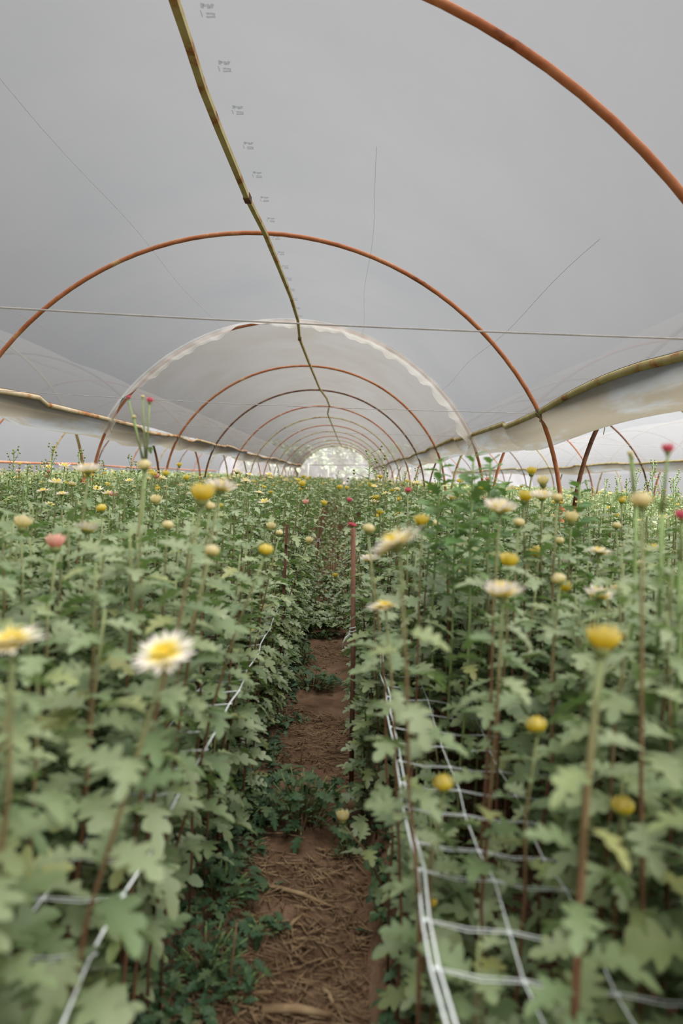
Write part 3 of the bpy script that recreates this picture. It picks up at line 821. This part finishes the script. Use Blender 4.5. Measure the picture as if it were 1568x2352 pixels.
# tall pink blooms above the left bed and at the right edge, on thin bare stems
def tall_pink(heads, d, base_px, label, seed, leafz=0.9):
    b = px2w(*base_px, d); root = empty('chrysanthemum', (b.x, d, BEDZ)); r = random.Random(seed)
    main, pts = stem_mesh(b.z - BEDZ, (0, 0), seed, .005, .004, 'stem_green'); ob('stem', main, root)
    put_leaves(root, pts, leafz - .35, b.z - BEDZ - .03, .045, .075, seed)
    for j, (x, y, wpx, sh, mn) in enumerate(heads):
        P = px2w(x, y, d) - Vector((b.x, d, BEDZ)); st = Vector((0, 0, b.z - BEDZ - .02 - 0.01 * j))
        mid = st.lerp(P, .45) + Vector((P.x * .12, 0, 0.02))
        MB().tube([st, mid, P], [.0032, .0028, .0024], 5).build('flower_stalk', M['stem_green'], root)
        add_head(root, sh, mn, P, (R(r.uniform(-10, 10)), R(r.uniform(-12, 12))), wpx * d / F / SIZE[sh], False, j)
        if j == 0:
            ob('leaf', LEAF0[2], root, st.lerp(P, .3), (0.3, 0, r.uniform(0, 6)), .05)
    tag(root, label, 'chrysanthemum', 'chrysanthemums in the beds')
tall_pink([(343, 928, 18, 'half', 'pink'), (295, 918, 12, 'half', 'pink'), (328, 915, 9, 'bud', 'pale'), (308, 962, 10, 'bud', 'pale')], 2.0, (336, 1055), 'tall thin chrysanthemum with small deep pink blooms above the left gutter line', 71)
tall_pink([(1533, 1045, 30, 'half', 'pink')], 1.25, (1520, 1180), 'tall chrysanthemum with one deep pink bud against the film, right edge', 72)
tall_pink([(1566, 1200, 34, 'half', 'pink')], 1.2, (1562, 1290), 'chrysanthemum with a pink bloom cut by the right edge of the picture', 73)
tall_pink([(1446, 1047, 14, 'bud', 'pale'), (1452, 1054, 10, 'bud', 'pale')], 1.5, (1460, 1160), 'thin chrysanthemum with small brownish buds left of the deep pink bud', 74)

# leafy plants without open flowers: nearest ones one by one, the rest as stuff
TARGET = 300 - len(hero_pts) - 4
grid = []
for X in np.arange(-2.6, 2.61, 0.118):
    for Y in np.arange(0.72, 3.6, 0.118):
        x = X + rng.uniform(-.035, .035); yv = Y + rng.uniform(-.035, .035)
        if -0.365 < x < 0.15: continue
        if abs(x + 0.0) > 0.50 * yv + 0.16: continue
        if x * x + yv * yv < 0.62 ** 2: continue
        if any((x - a) ** 2 + (yv - b) ** 2 < 0.05 ** 2 for a, b in hero_pts): continue
        grid.append((yv, x))
grid.sort()
outer = []                                                # rows that go on beyond the edges of the picture
for X in np.arange(-3.2, 3.21, 0.125):
    for Y in np.arange(-0.4, 3.6, 0.125):
        if -0.365 < X < 0.15 or (abs(X) < 0.62 and Y < 0.7): continue
        if abs(X) > 0.50 * max(Y, 0) + 0.16 and abs(X) < 0.52 * max(Y, 0) + 1.1 and -3.3 < X < 1.7: outer.append((X, Y))
outer = np.array(outer)
near_generic = grid[:TARGET]; rest = grid[TARGET:]
ROWN = {}
def ordinal(n):
    tens = ['', '', 'twenty', 'thirty', 'forty', 'fifty']
    base_ = ORD + ['fifteenth', 'sixteenth', 'seventeenth', 'eighteenth', 'nineteenth']
    if n < 20: return base_[n - 1]
    return tens[n // 10][:-1] + 'ieth' if n % 10 == 0 else tens[n // 10] + '-' + base_[n % 10 - 1]
def gen_height(x, yv, r):
    h = r.uniform(.90, 1.10) if yv > 1.15 else r.uniform(.76, .95)
    if 0.1 < x < 0.41 and yv < 2.15: h = r.uniform(.30, .48) if yv > 1.2 else r.uniform(.46, .60)
    return h
for i, (yv, x) in enumerate(near_generic):
    r = random.Random(5000 + i); H = gen_height(x, yv, r)
    root = empty('chrysanthemum', (x, yv, BEDZ), r.uniform(0, 6.28))
    lean = (r.uniform(-.05, .05), r.uniform(-.05, .05))
    me, pts = stem_mesh(H, lean, i, mat_='stem'); ob('stem', me, root)
    edge = (-0.56 < x < 0.32)
    put_leaves(root, pts, 0.04 if edge else max(.12, H - .62), H, .021 if edge or yv < 2.0 else .023, (.112 if yv < 2 else .105), 9000 + i)
    side = 'left' if x < 0 else 'right'
    row = int((-0.365 - x if x < 0 else x - 0.15) / 0.118); key = (side, row); ROWN[key] = ROWN.get(key, 0) + 1
    kind_ = 'short leafy chrysanthemum' if H < .6 else 'flowerless leafy chrysanthemum'
    g = f'leafy plants in the {side} bed'
    lab = f'{kind_}, {ordinal(ROWN[key])} plant in the {ordinal(row + 1)} row {side} of the path'
    tag(root, lab, 'chrysanthemum', g)

# ---- the uncountable rest of the beds
def edge_field(P, H, nleaf, size, leaves, lodname, flower_p, bulk, depth=0.45, stem_r=.004):
    m = (P[:, 0] > -.60) & (P[:, 0] < .36)
    plant_field(P[~m], H[~m], nleaf, size, leaves, lodname, flower_p, bulk, depth, stem_r)
    plant_field(P[m], H[m], int(nleaf * 1.7), size, leaves, lodname, flower_p, bulk, .97, stem_r)
def plant_field(P, H, nleaf, size, leaves, lodname, flower_p, bulk, depth=0.45, stem_r=.004):
    """P (n,2) bases, H (n,) heights"""
    n = len(P)
    if n == 0: return
    k = nleaf
    idx = np.repeat(np.arange(n), k)
    t = np.tile(np.linspace(0, 1, k), n) + rng.uniform(-.03, .03, n * k)
    z = BEDZ + np.maximum(.02, H[idx] - depth * (1 - t))
    az = np.tile(np.arange(k) * 2.4, n) + np.repeat(rng.uniform(0, 6.28, n), k)
    pitch = np.radians(rng.uniform(-4, 42, n * k)) + 0.15 * t
    s = size * rng.uniform(.75, 1.25, n * k) * (1 - .45 * np.clip(t - .6, 0, 1) / .4)
    Rm = rotz(az) @ rotx(pitch) @ roty(np.radians(rng.uniform(-25, 25, n * k)))
    loc = np.stack([P[idx, 0], P[idx, 1], z], -1)
    m = mats4(Rm, s, loc); ch = rng.integers(0, len(leaves), n * k)
    for q, (v, tr, u) in enumerate(leaves): bulk.inst(v, tr, m[ch == q], 0, u)
    # stems: three-sided
    ring = np.array([(math.cos(a), math.sin(a)) for a in (0, 2.09, 4.19)]) * stem_r
    v = np.array([(x, y, zz) for zz in (0, 1) for x, y in ring]); tr = np.array([(0, 1, 4), (0, 4, 3), (1, 2, 5), (1, 5, 4), (2, 0, 3), (2, 3, 5)])
    ms = np.zeros((n, 4, 4)); ms[:, 0, 0] = 1; ms[:, 1, 1] = 1; ms[:, 2, 2] = H + .03; ms[:, 3, 3] = 1
    ms[:, 0, 3] = P[:, 0]; ms[:, 1, 3] = P[:, 1]; ms[:, 2, 3] = BEDZ - .02
    bulk.inst(v, tr, ms, 1, np.array([0, 0, 0, 1, 1, 1.0]))
    # flowers
    has = np.where(rng.uniform(0, 1, n) < flower_p)[0]
    if len(has):
        kinds = rng.choice(len(BF), len(has), p=[.22, .24, .24, .24, .06])
        for q in range(len(BF)):
            w_ = has[kinds == q]
            if not len(w_): continue
            sv, st, sp, mi = BF[q]
            hz = BEDZ + H[w_] + rng.uniform(.03, .12, len(w_))
            Rm = rotz(rng.uniform(0, 6.28, len(w_))) @ rotx(rng.uniform(-.3, .3, len(w_)))
            bulk.inst(sv, st, mats4(Rm, rng.uniform(.8, 1.1, len(w_)), np.stack([P[w_, 0], P[w_, 1], hz], -1)), mi, sp)
            m2 = np.zeros((len(w_), 4, 4)); m2[:, 0, 0] = .8; m2[:, 1, 1] = .8; m2[:, 2, 2] = hz - BEDZ - H[w_] + .03; m2[:, 3, 3] = 1
            m2[:, 0, 3] = P[w_, 0]; m2[:, 1, 3] = P[w_, 1]; m2[:, 2, 3] = BEDZ + H[w_] - .02
            bulk.inst(v, tr, m2, 1, np.full(6, .95))
def low_head(shape, mi):
    r = random.Random(1); mb = MB()
    n, L, wd, e0, e1, r0, z0 = WHORLS[shape][0]; n = 9
    for k in range(n):
        v, f, p = petal_arrays(L, wd * 2.2, R(e0), R(e1), r0, z0, 6.283 * k / n, 2); mb.add(v, f, 0, p)
    n2, L, wd, e0, e1, r0, z0 = WHORLS[shape][1]
    for k in range(6):
        v, f, p = petal_arrays(L * .8, wd * 2.2, R(e0 + 15), R(e1 + 10), r0, z0, 6.283 * (k + .4) / 6, 2); mb.add(v, f, 0, [q * .5 for q in p])
    return np.array(mb.v), tris_of(mb.f), np.array(mb.t), mi
BF = [low_head('open', 2), low_head('half', 3), low_head('bud', 3), low_head('bud', 4), low_head('half', 5)]
BMATS = [M['leaf'], M['stem'], M['cream'], M['yellow'], M['pale'], M['blush'], M['budding'], M['shoot']]
def scatter(y0, y1, dens, keep):
    out = []
    Wd = 0.52 * y1 + 1.2
    n = int(dens * (y1 - y0) * 2 * Wd)
    x = rng.uniform(-Wd, Wd, n); y = rng.uniform(y0, y1, n)
    ok = (np.abs(x) < 0.52 * y + 0.9) & ~((x > -0.365) & (x < 0.15)) & (x < 11.9) & (x > -8.6)
    x, y = x[ok], y[ok]; k = keep(x, y); return np.stack([x[k], y[k]], -1)
def heights(P, lo, hi):
    return rng.uniform(lo, hi, len(P)) + 0.03 * np.sin(P[:, 0] * 2.1 + P[:, 1] * 1.3)
BEDS = [('left bed of the main tunnel', lambda x, y: (x < 0) & (x > -3.35), 'leaf'), ('right bed of the main tunnel', lambda x, y: (x > 0) & (x < 1.72), 'leaf'),
        ('right neighbouring tunnel', lambda x, y: x > 1.98, 'budding'), ('left neighbouring tunnel', lambda x, y: x < -3.6, 'budding')]
rest = np.array([(x, y) for (y, x) in rest]) if rest else np.zeros((0, 2))
ymin_full = near_generic[-1][0]
for name, keep, lm in BEDS:
    b = Bulk(); main = lm == 'leaf'
    if main:
        Pn = rest[keep(rest[:, 0], rest[:, 1])] if len(rest) else rest
        if len(Pn): edge_field(Pn, np.array([gen_height(x, y, random) for x, y in Pn]), 27, .104, BL0, 'near', .05, b, .62)
    if main:
        Po = outer[keep(outer[:, 0], outer[:, 1])] + rng.uniform(-.03, .03, (int(keep(outer[:, 0], outer[:, 1]).sum()), 2))
        edge_field(Po, np.array([gen_height(x, y, random) for x, y in Po]), 22, .104, BL1, 'outer', .04, b, .6)
        ne = 60; left_ = 'left' in name
        Pe = np.stack([rng.uniform(-.37, -.33, ne) if left_ else rng.uniform(.095, .14, ne), (2.3 if left_ else 2.2) + rng.uniform(0, 5, ne)], -1)
        plant_field(Pe, rng.uniform(.40, .80, ne), 26, .085, BL0, 'edge', 0, b, .62, .003)
    P = scatter(3.6 if main else 3.0, 8.0, 62, keep); edge_field(P, heights(P, .90, 1.10) if main else heights(P, .86, 1.06), 24, .102 if main else .06, BL1, 'mid', .09 if main else .03, b, .55)
    P = scatter(8.0, 18, 34, keep); plant_field(P, heights(P, .88, 1.08), 12, .105 if main else .075, BL2, 'far', .12 if main else .04, b, .35)
    P = scatter(18, 46.6, 11, keep); plant_field(P, heights(P, .90, 1.12), 10, .15, BL2, 'vfar', .12 if main else .05, b, .4, .006)
    mats = list(BMATS)
    if not main: mats[0] = M['budding']
    o = ob('chrysanthemum_bed', b.mesh('chrysanthemum_bed', mats))
    tag(o, f'dense mass of {"chrysanthemum foliage with scattered blooms" if main else "fine budding foliage"} filling the {name}', 'flower bed', kind='stuff')

# overgrown far end of the path
b = Bulk(); n = 700
P = np.stack([rng.uniform(-.40, .18, n), 5.6 + 38 * rng.uniform(0, 1, n) ** 1.5], -1)
Hh = np.clip(.03 + .055 * (P[:, 1] - 5.6), .05, .75) * rng.uniform(.6, 1.1, n)
plant_field(P, Hh, 9, .080, BL1, 'w', .0, b, .10)
tag(ob('path_weeds', b.mesh('path_weeds', BMATS)), 'bright green low growth closing the far end of the path', 'weeds', kind='stuff')

# budding spires: thin upright shoots with many tiny buds
OCT = np.array([(1, 0, 0), (-1, 0, 0), (0, 1, 0), (0, -1, 0), (0, 0, 1), (0, 0, -1)], float)
OCTF = [(0, 2, 4), (2, 1, 4), (1, 3, 4), (3, 0, 4), (2, 0, 5), (1, 2, 5), (3, 1, 5), (0, 3, 5)]
def spire(px, pytop, d, label, group, seed, spread=.05, nb=11, leafy=False, budr=.0075, low=.32):
    tp = px2w(px, pytop, d); r = random.Random(seed)
    root = empty('chrysanthemum_shoot' if leafy else 'budding_chrysanthemum', (tp.x, d, BEDZ)); H = tp.z - BEDZ
    me, pts = stem_mesh(H, (0, 0), seed, .0048, .003, 'stem_green'); pts[-1] = (0, 0, H); ob('stem', me, root)
    if leafy:
        put_leaves(root, pts, H - low, H + .01, .011, .078, seed, SHOOT0, True)
        put_leaves(root, pts, max(.2, H - .75), H - low, .04, .075, seed + 1)
    else:
        mb = MB(); bb = MB()
        for k in range(nb):
            z = H - low * (1 - k / nb); st = on_path(pts, z); a = r.uniform(0, 6.28); sp = spread * (1.1 - .7 * k / nb)
            e = st + Vector((math.cos(a) * sp, math.sin(a) * sp, r.uniform(.04, .10)))
            if e.z > H + .02: e.z = H + .02
            mb.tube([st, st.lerp(e, .6) + Vector((math.cos(a) * sp * .2, math.sin(a) * sp * .2, 0)), e], .0014, 4)
            for w_ in range(2):
                c = e - Vector((0, 0, .02 * w_)) + Vector((r.uniform(-.006, .006), r.uniform(-.006, .006), 0))
                bb.add(OCT * budr * r.uniform(.8, 1.2) + np.array(c), OCTF, 0, [.6] * 6)
        mb.build('side_shoot', M['stem_green'], root); tag(bb.build('bud_cluster', M['calyx'], root), kind='stuff')
        put_leaves(root, pts, H - low * 1.0, H - .02, .022, .046, seed, SHOOT0)
        put_leaves(root, pts, max(.2, H - .7), H - low * .8, .05, .07, seed + 3)
    tag(root, label, 'chrysanthemum', group)
for (x, yt, d, lab) in ((1012, 1058, 2.2, 'bright green leafy shoot, leftmost of the row above the right bed'), (1052, 1120, 2.0, 'bright green leafy shoot left of the tallest one, right bed'), (1087, 1052, 1.9, 'tallest bright green leafy shoot above the right bed under the gutter'), (1126, 1062, 2.1, 'bright green leafy shoot right of the tallest one'), (1330, 1112, 2.3, 'bright green leafy shoot right of the hoop foot'), (1160, 1110, 2.6, 'small bright green leafy shoot behind the bowl-shaped cream flower')):
    spire(x, yt, d, lab, 'green shoots above the right bed', int(x), leafy=True)
spire(850, 1030, 4.4, 'thin tall stalk with many tiny buds right of the tunnel end', 'budding stalks', 4, .16, 13, budr=.009, low=.42)
LS = [(33, 1032, 4.6), (62, 1072, 4.9), (121, 1026, 4.4), (92, 1066, 5.0), (182, 1040, 4.8), (230, 1064, 5.2), (148, 1085, 4.0), (302, 1050, 5.6), (318, 1065, 5.0), (210, 1092, 4.0), (18, 1085, 3.9), (272, 1088, 5.4), (352, 1085, 6.0), (60, 1120, 3.6)]
for i, (x, yt, d) in enumerate(LS): spire(x, yt, d, f'tall budding chrysanthemum stalk, {ordinal(1 + sorted(q[0] for q in LS).index(x))} from the left edge against the film', 'budding stalks at the left', 40 + i)
RS = [(1500, 1062, 5.5), (1462, 1082, 6.0), (1548, 1096, 5.0), (1420, 1098, 6.4), (1520, 1090, 6.0), (1390, 1105, 6.2), (1350, 1108, 6.0), (1440, 1105, 5.2), (1480, 1108, 4.8), (1555, 1085, 6.4)]
for i, (x, yt, d) in enumerate(RS): spire(x, yt, d, f'tall budding chrysanthemum stalk beyond the right hoop foot, {ordinal(1 + sorted(-q[0] for q in RS).index(-x))} from the right edge', 'budding stalks at the right', 80 + i)
DS = [(775, 1085, 11), (695, 1098, 9), (738, 1094, 10), (885, 1080, 8.5), (925, 1088, 7.5), (960, 1078, 7), (815, 1098, 9), (1005, 1092, 5.5), (640, 1085, 9), (735, 1100, 8)]
for i, (x, yt, d) in enumerate(DS):
    spire(x, yt, d, f'distant budding stalk in the main tunnel, {ordinal(1 + sorted(q[0] for q in DS).index(x))} counted from the left', 'distant budding stalks', 120 + i, budr=.008)

# ------------------------------------------------------------------ stakes
def stake(topx, topy, botx, boty, d, rad, label, sides=10, m='wood'):
    a = px2w(botx, boty, d); b = px2w(topx, topy, d); g = float(ground_z(a.x, a.y))
    dirv = (b - a); s = (a.z - g + .06) / dirv.z; a2 = a - dirv * s
    root = empty('stake', (a2.x, a2.y, g)); o = Vector((a2.x, a2.y, g))
    MB().tube([a2 - o, (a2.lerp(b, .5)) - o + Vector((.004, .003, 0)), b - o], [rad, rad, rad * .97], sides).build('shaft', M[m], root, smooth=sides > 6)
    mb = MB(); zt = .55
    c = a2.lerp(b, .62) - o
    for q in range(3):
        mb.tube([c + Vector((math.cos(t) * (rad + .003), math.sin(t) * (rad + .003), .012 * q + .004 * math.sin(t + q))) for t in np.linspace(0, 6.28, 11)], .0018, 4, cap=False)
    mb.tube([c + Vector((-rad, 0, 0)), c + Vector((-rad - .02, -.01, -.02)), c + Vector((-rad - .03, -.015, -.06))], .002, 4)
    mb.build('net_tie', M['net'], root)
    tag(root, label, 'stake')
stake(811, 1213, 806, 1812, 2.88, .0105, 'round brown wooden stake at the right edge of the path')
stake(659, 1205, 634, 1648, 3.62, .0105, 'leaning square brown stake at the left edge of the path', 4)
stake(742, 1162, 733, 1230, 7.6, .010, 'thin brown stake in the distance left of the path', 6)
stake(801, 1186, 800, 1240, 7.0, .008, 'thin dark stake in the distance right of the path', 6)
stake(1040, 1395, 1026, 1480, 2.3, .006, 'thin brown cane among the leaves of the right bed', 6)

# ------------------------------------------------------------------ support nets
NZ = CH - .67
def net(x0, cols, y0, y1, label, sgn, border2):
    root = empty('support_net', (x0, y0, NZ)); r = random.Random(int(x0 * 100)); n = int((y1 - y0) / .122)
    def zof(x, y): return NZ + .012 * math.sin(y * 2.3 + x * 3) - 0.02 * math.sin(math.pi * min(1, abs(x - x0) / .9))
    ys = [y0 + .122 * i + r.uniform(-.012, .012) for i in range(n)]
    jit = {}
    P = lambda c, i: Vector((x0 + sgn * .125 * c + .004 * math.sin(i * 1.7 + c), ys[i], zof(x0 + sgn * .125 * c, ys[i]))) - Vector((x0, y0, NZ))
    for c in range(cols):
        pts = [P(c, i) for i in range(n)]
        offs = ((-.0055, 0), (.0055, .002)) if (c == 0 and border2) else ((0, 0),)
        for ox, oz in offs:
            MB().tube([p + Vector((ox + (.003 * math.sin(i * 2.1)), 0, oz)) for i, p in enumerate(pts)], .0022 if c == 0 else .0014, 5).build('border_cord' if c == 0 else 'cord', M['net'], root)
    for i in range(n):
        for off in (-.003, .003):
            pts = []
            for c in range(cols):
                p = P(c, i); pts.append(p + Vector((0, off * (0.4 if c in (0,) else 1), 0)))
                if c + 1 < cols: pts.append(p.lerp(P(c + 1, i), .5) + Vector((0, off * 1.6, -.006)))
            MB().tube(pts, .00085, 4).build('cross_strand', M['net'], root)
    for c in range(cols):
        for i in range(0, n):
            p = P(c, i); k = .0042 if c == 0 else .003
            if i < 14: ob('knot', KNOT, root, p, (0, 0, r.uniform(0, 3)), k)
    tag(root, label, 'net')
kv = np.array([(1.6, 0, 0), (-1.6, 0, 0), (0, 1.6, 0), (0, -1.6, 0), (0, 0, .8), (0, 0, -.8)])
KNOT = MB().add(kv, OCTF).mesh('knot', M['net'])
net(.150, 6, .70, 3.0, 'white plastic support net with double edge cord over the right bed', 1, True)
net(-.315, 4, .70, 3.6, 'white plastic support net through the leaves of the left bed', -1, False)

# ------------------------------------------------------------------ litter and weeds on the path
b = Bulk(); n = 7500
bv = np.array([(x, y, z) for y in (-.5, .5) for x, z in ((-.045, 0), (.045, 0), (0, .06))]); bt = np.array([(0, 1, 4), (0, 4, 3), (1, 2, 5), (1, 5, 4), (2, 0, 3), (2, 3, 5), (0, 2, 1), (3, 4, 5)])
x = rng.uniform(-.40, .11, n); y = 1.2 + 4.8 * rng.uniform(0, 1, n) ** 1.6
patch = fbm(x * 1.3, y * 1.0, 9) + (y < 2.45) * .9; k = patch > .1; x, y = x[k], y[k]; n = len(x)
Rm = rotz(rng.normal(1.2, .9, n)) @ rotx(rng.uniform(-.25, .25, n))
b.inst(bv, bt, mats4(Rm, rng.uniform(.012, .058, n), np.stack([x, y, ground_z(x, y) + .004 + rng.uniform(0, .014, n)], -1)), 0)
tag(ob('straw_litter', b.mesh('straw_litter', [M['straw']])), 'thin layer of dry straw and broken stems scattered on the path', 'straw', kind='stuff')
STK = [((560, 1998), (735, 1990), 'curved dry stem lying across the path in the foreground'), ((655, 2160), (690, 2125), 'short pale broken stem on the path'), ((620, 2060), (770, 2100), 'tan flat stalk lying slantwise on the path'), ((600, 1930), (700, 1935), 'greenish dry stalk behind the dark weed clump front'), ((640, 1588), (780, 1584), 'dry twig lying across the path beside the leaning stake'), ((520, 2180), (524, 2300), 'thin upright orange dry stem at the left path edge'), ((740, 2280), (770, 2330), 'short tan stalk pointing to the camera on the path'), ((600, 2346), (760, 2350), 'orange-brown slat at the bottom edge of the path'), ((690, 1760), (700, 1700), 'thin upright stem of the weed clump on the path')]
for i, ((xa, ya), (xb, yb), lab) in enumerate(STK):
    def gp(px, py, lift=.012):
        d = CH * F / (py - VY); p = px2w(px, py, d); return Vector((p.x, p.y, float(ground_z(p.x, p.y)) + lift))
    a = gp(xa, ya); c = gp(xb, yb)
    if i in (5, 8):
        base_ = a if ya > yb else c; a = base_; c = base_ + Vector((.01, .02, .16 if i == 5 else .10))
    mid = a.lerp(c, .5) + Vector((0, -.012 if i == 0 else .004, .006))
    rad = [.004, .006, .009, .004, .004, .004, .006, .014, .003][i]
    o = MB().tube([a - a, mid - a, c - a], [rad, rad, rad * .6], 6, squash=(1, .6)).build('dry_stem', M['straw'], loc=a)
    tag(o, lab, 'dry stem')

# low creeping growth along the feet of both beds
b = Bulk(); n = 4200
x = np.where(rng.uniform(0, 1, n) < .62, -.33 - .22 * rng.uniform(-.35, 1, n) , .14 + .16 * rng.uniform(-.15, 1, n)); y = 1.05 + 5.5 * rng.uniform(0, 1, n) ** 1.4
z = ground_z(x, y) + .01 + np.abs(rng.normal(0, .055, n)) * np.clip((np.abs(x + .11) - .16) / .1, .25, 1)
for q, (v_, t_, u_) in enumerate(BL1):
    k = rng.integers(0, 4, n) == q
    Rm = rotz(rng.uniform(0, 6.28, n)) @ rotx(rng.uniform(-.2, .6, n)) @ roty(rng.uniform(-.4, .4, n))
    b.inst(v_, t_, mats4(Rm, rng.uniform(.025, .06, n), np.stack([x, y, z], -1))[k], 0, u_)
tag(ob('edge_weeds', b.mesh('edge_weeds', [M['weed']])), 'low dark green weeds creeping along the feet of the beds', 'weeds', kind='stuff')

def weed(px, py, rad, hgt, n, label, seed, size=.05):
    d = CH * F / (py - VY); p = px2w(px, py, d); r = random.Random(seed); g = float(ground_z(p.x, p.y))
    root = empty('weed_clump', (p.x, p.y, g)); mb = MB()
    for k in range(n):
        a = r.uniform(0, 6.28); q = math.sqrt(r.random()) * rad; hh = hgt * r.uniform(.3, 1) * (1 - .5 * q / rad)
        e = Vector((math.cos(a) * q, math.sin(a) * q * 1.0, hh))
        mb.tube([(e.x * .4, e.y * .4, -.01), e * .75, e], .0018, 4)
        ob('leaf', r.choice(WEED0), root, e, (R(r.uniform(-25, 35)), R(r.uniform(-25, 25)), r.uniform(0, 6.28)), size * r.uniform(.7, 1.3))
    mb.build('stem', M['stem_green'], root); tag(root, label, 'weed')
weed(690, 1885, .20, .22, 110, 'large dark green weed clump growing across the path', 1, .068)
weed(560, 1900, .12, .13, 45, 'dark weed clump at the left path edge beside the large one', 2, .06)
weed(500, 2080, .13, .14, 60, 'spreading weed at the left path edge in the foreground', 3, .05)
weed(470, 2240, .12, .13, 50, 'weed patch at the lower left foot of the bed', 4, .05)
weed(560, 2290, .07, .06, 22, 'low weed on the path at the bottom left', 5, .04)
weed(620, 1750, .07, .08, 26, 'small weed left of the bare soil patch on the path', 6, .04)
weed(680, 1665, .07, .05, 22, 'low weed strip across the path beyond the bare soil', 7, .04)
weed(715, 1580, .18, .14, 85, 'green weed clump between the two tall stakes', 8, .06)
weed(690, 1530, .12, .18, 60, 'feathery dark weed at the left path edge near the leaning stake', 9, .05)
weed(615, 2065, .03, .03, 7, 'single small weed rosette on the straw', 10, .045)
weed(740, 1470, .10, .10, 35, 'weed clump further along the narrow path', 11, .05)
weed(770, 1400, .12, .16, 40, 'weed clump where the path closes in', 12, .06)
weed(800, 1960, .06, .10, 26, 'dark weed at the right path edge below the round stake', 13, .045)
weed(600, 2160, .06, .05, 22, 'weed leaves spreading over the straw, left of the path', 14, .045)

# ------------------------------------------------------------------ trees beyond the far end
def tree(x, y, h, rad, label, seed):
    root = empty('tree', (x, y, 0)); r = np.random.default_rng(seed)
    MB().tube([(0, 0, -.1), (.1, 0, h * .4), (0, .1, h * .75)], [.22, .16, .06], 8).build('trunk', M['bark'], root)
    n = 1100; u = r.normal(size=(n, 3)); u /= np.linalg.norm(u, axis=1)[:, None]
    rr = r.uniform(.35, 1, n) ** .6
    lump = 1 + .25 * np.sin(u[:, 0] * 5 + seed) * np.sin(u[:, 2] * 4 + seed)
    loc = u * (rr * lump)[:, None] * np.array([rad, rad, h * .36]) + np.array([0, 0, h * .62])
    bk = Bulk(); Rm = rotz(r.uniform(0, 6.28, n)) @ rotx(r.uniform(-1, 1, n))
    bk.inst(BL2[0][0], BL2[0][1], mats4(Rm, r.uniform(.4, .8, n), loc), 0, BL2[0][2])
    tag(ob('foliage', bk.mesh('foliage', [M['tree']]), root), kind='stuff')
    tag(root, label, 'tree')
for i, (x, y, h, rad, lab) in enumerate([(-4, 66, 4.2, 2.6, 'pale hazy tree left of the far tunnel end'), (-1, 80, 5.5, 2.4, 'hazy tree in the middle of the far tunnel end'), (3.5, 69, 4.0, 2.2, 'hazy tree right of the far tunnel end'), (6, 74, 5.0, 3.0, 'hazy tree behind the right end of the tunnels'), (-9, 72, 5.0, 3.0, 'hazy tree behind the left end of the tunnels'), (1.0, 60, 2.0, 1.6, 'low green bush outside the far tunnel end')]):
    tree(x, y, h, rad, lab, 60 + i)
print('leaves', NLEAF[0], 'objects', len(bpy.data.objects), 'tris', sum(len(m.loops) - 2 * len(m.polygons) for m in bpy.data.meshes))
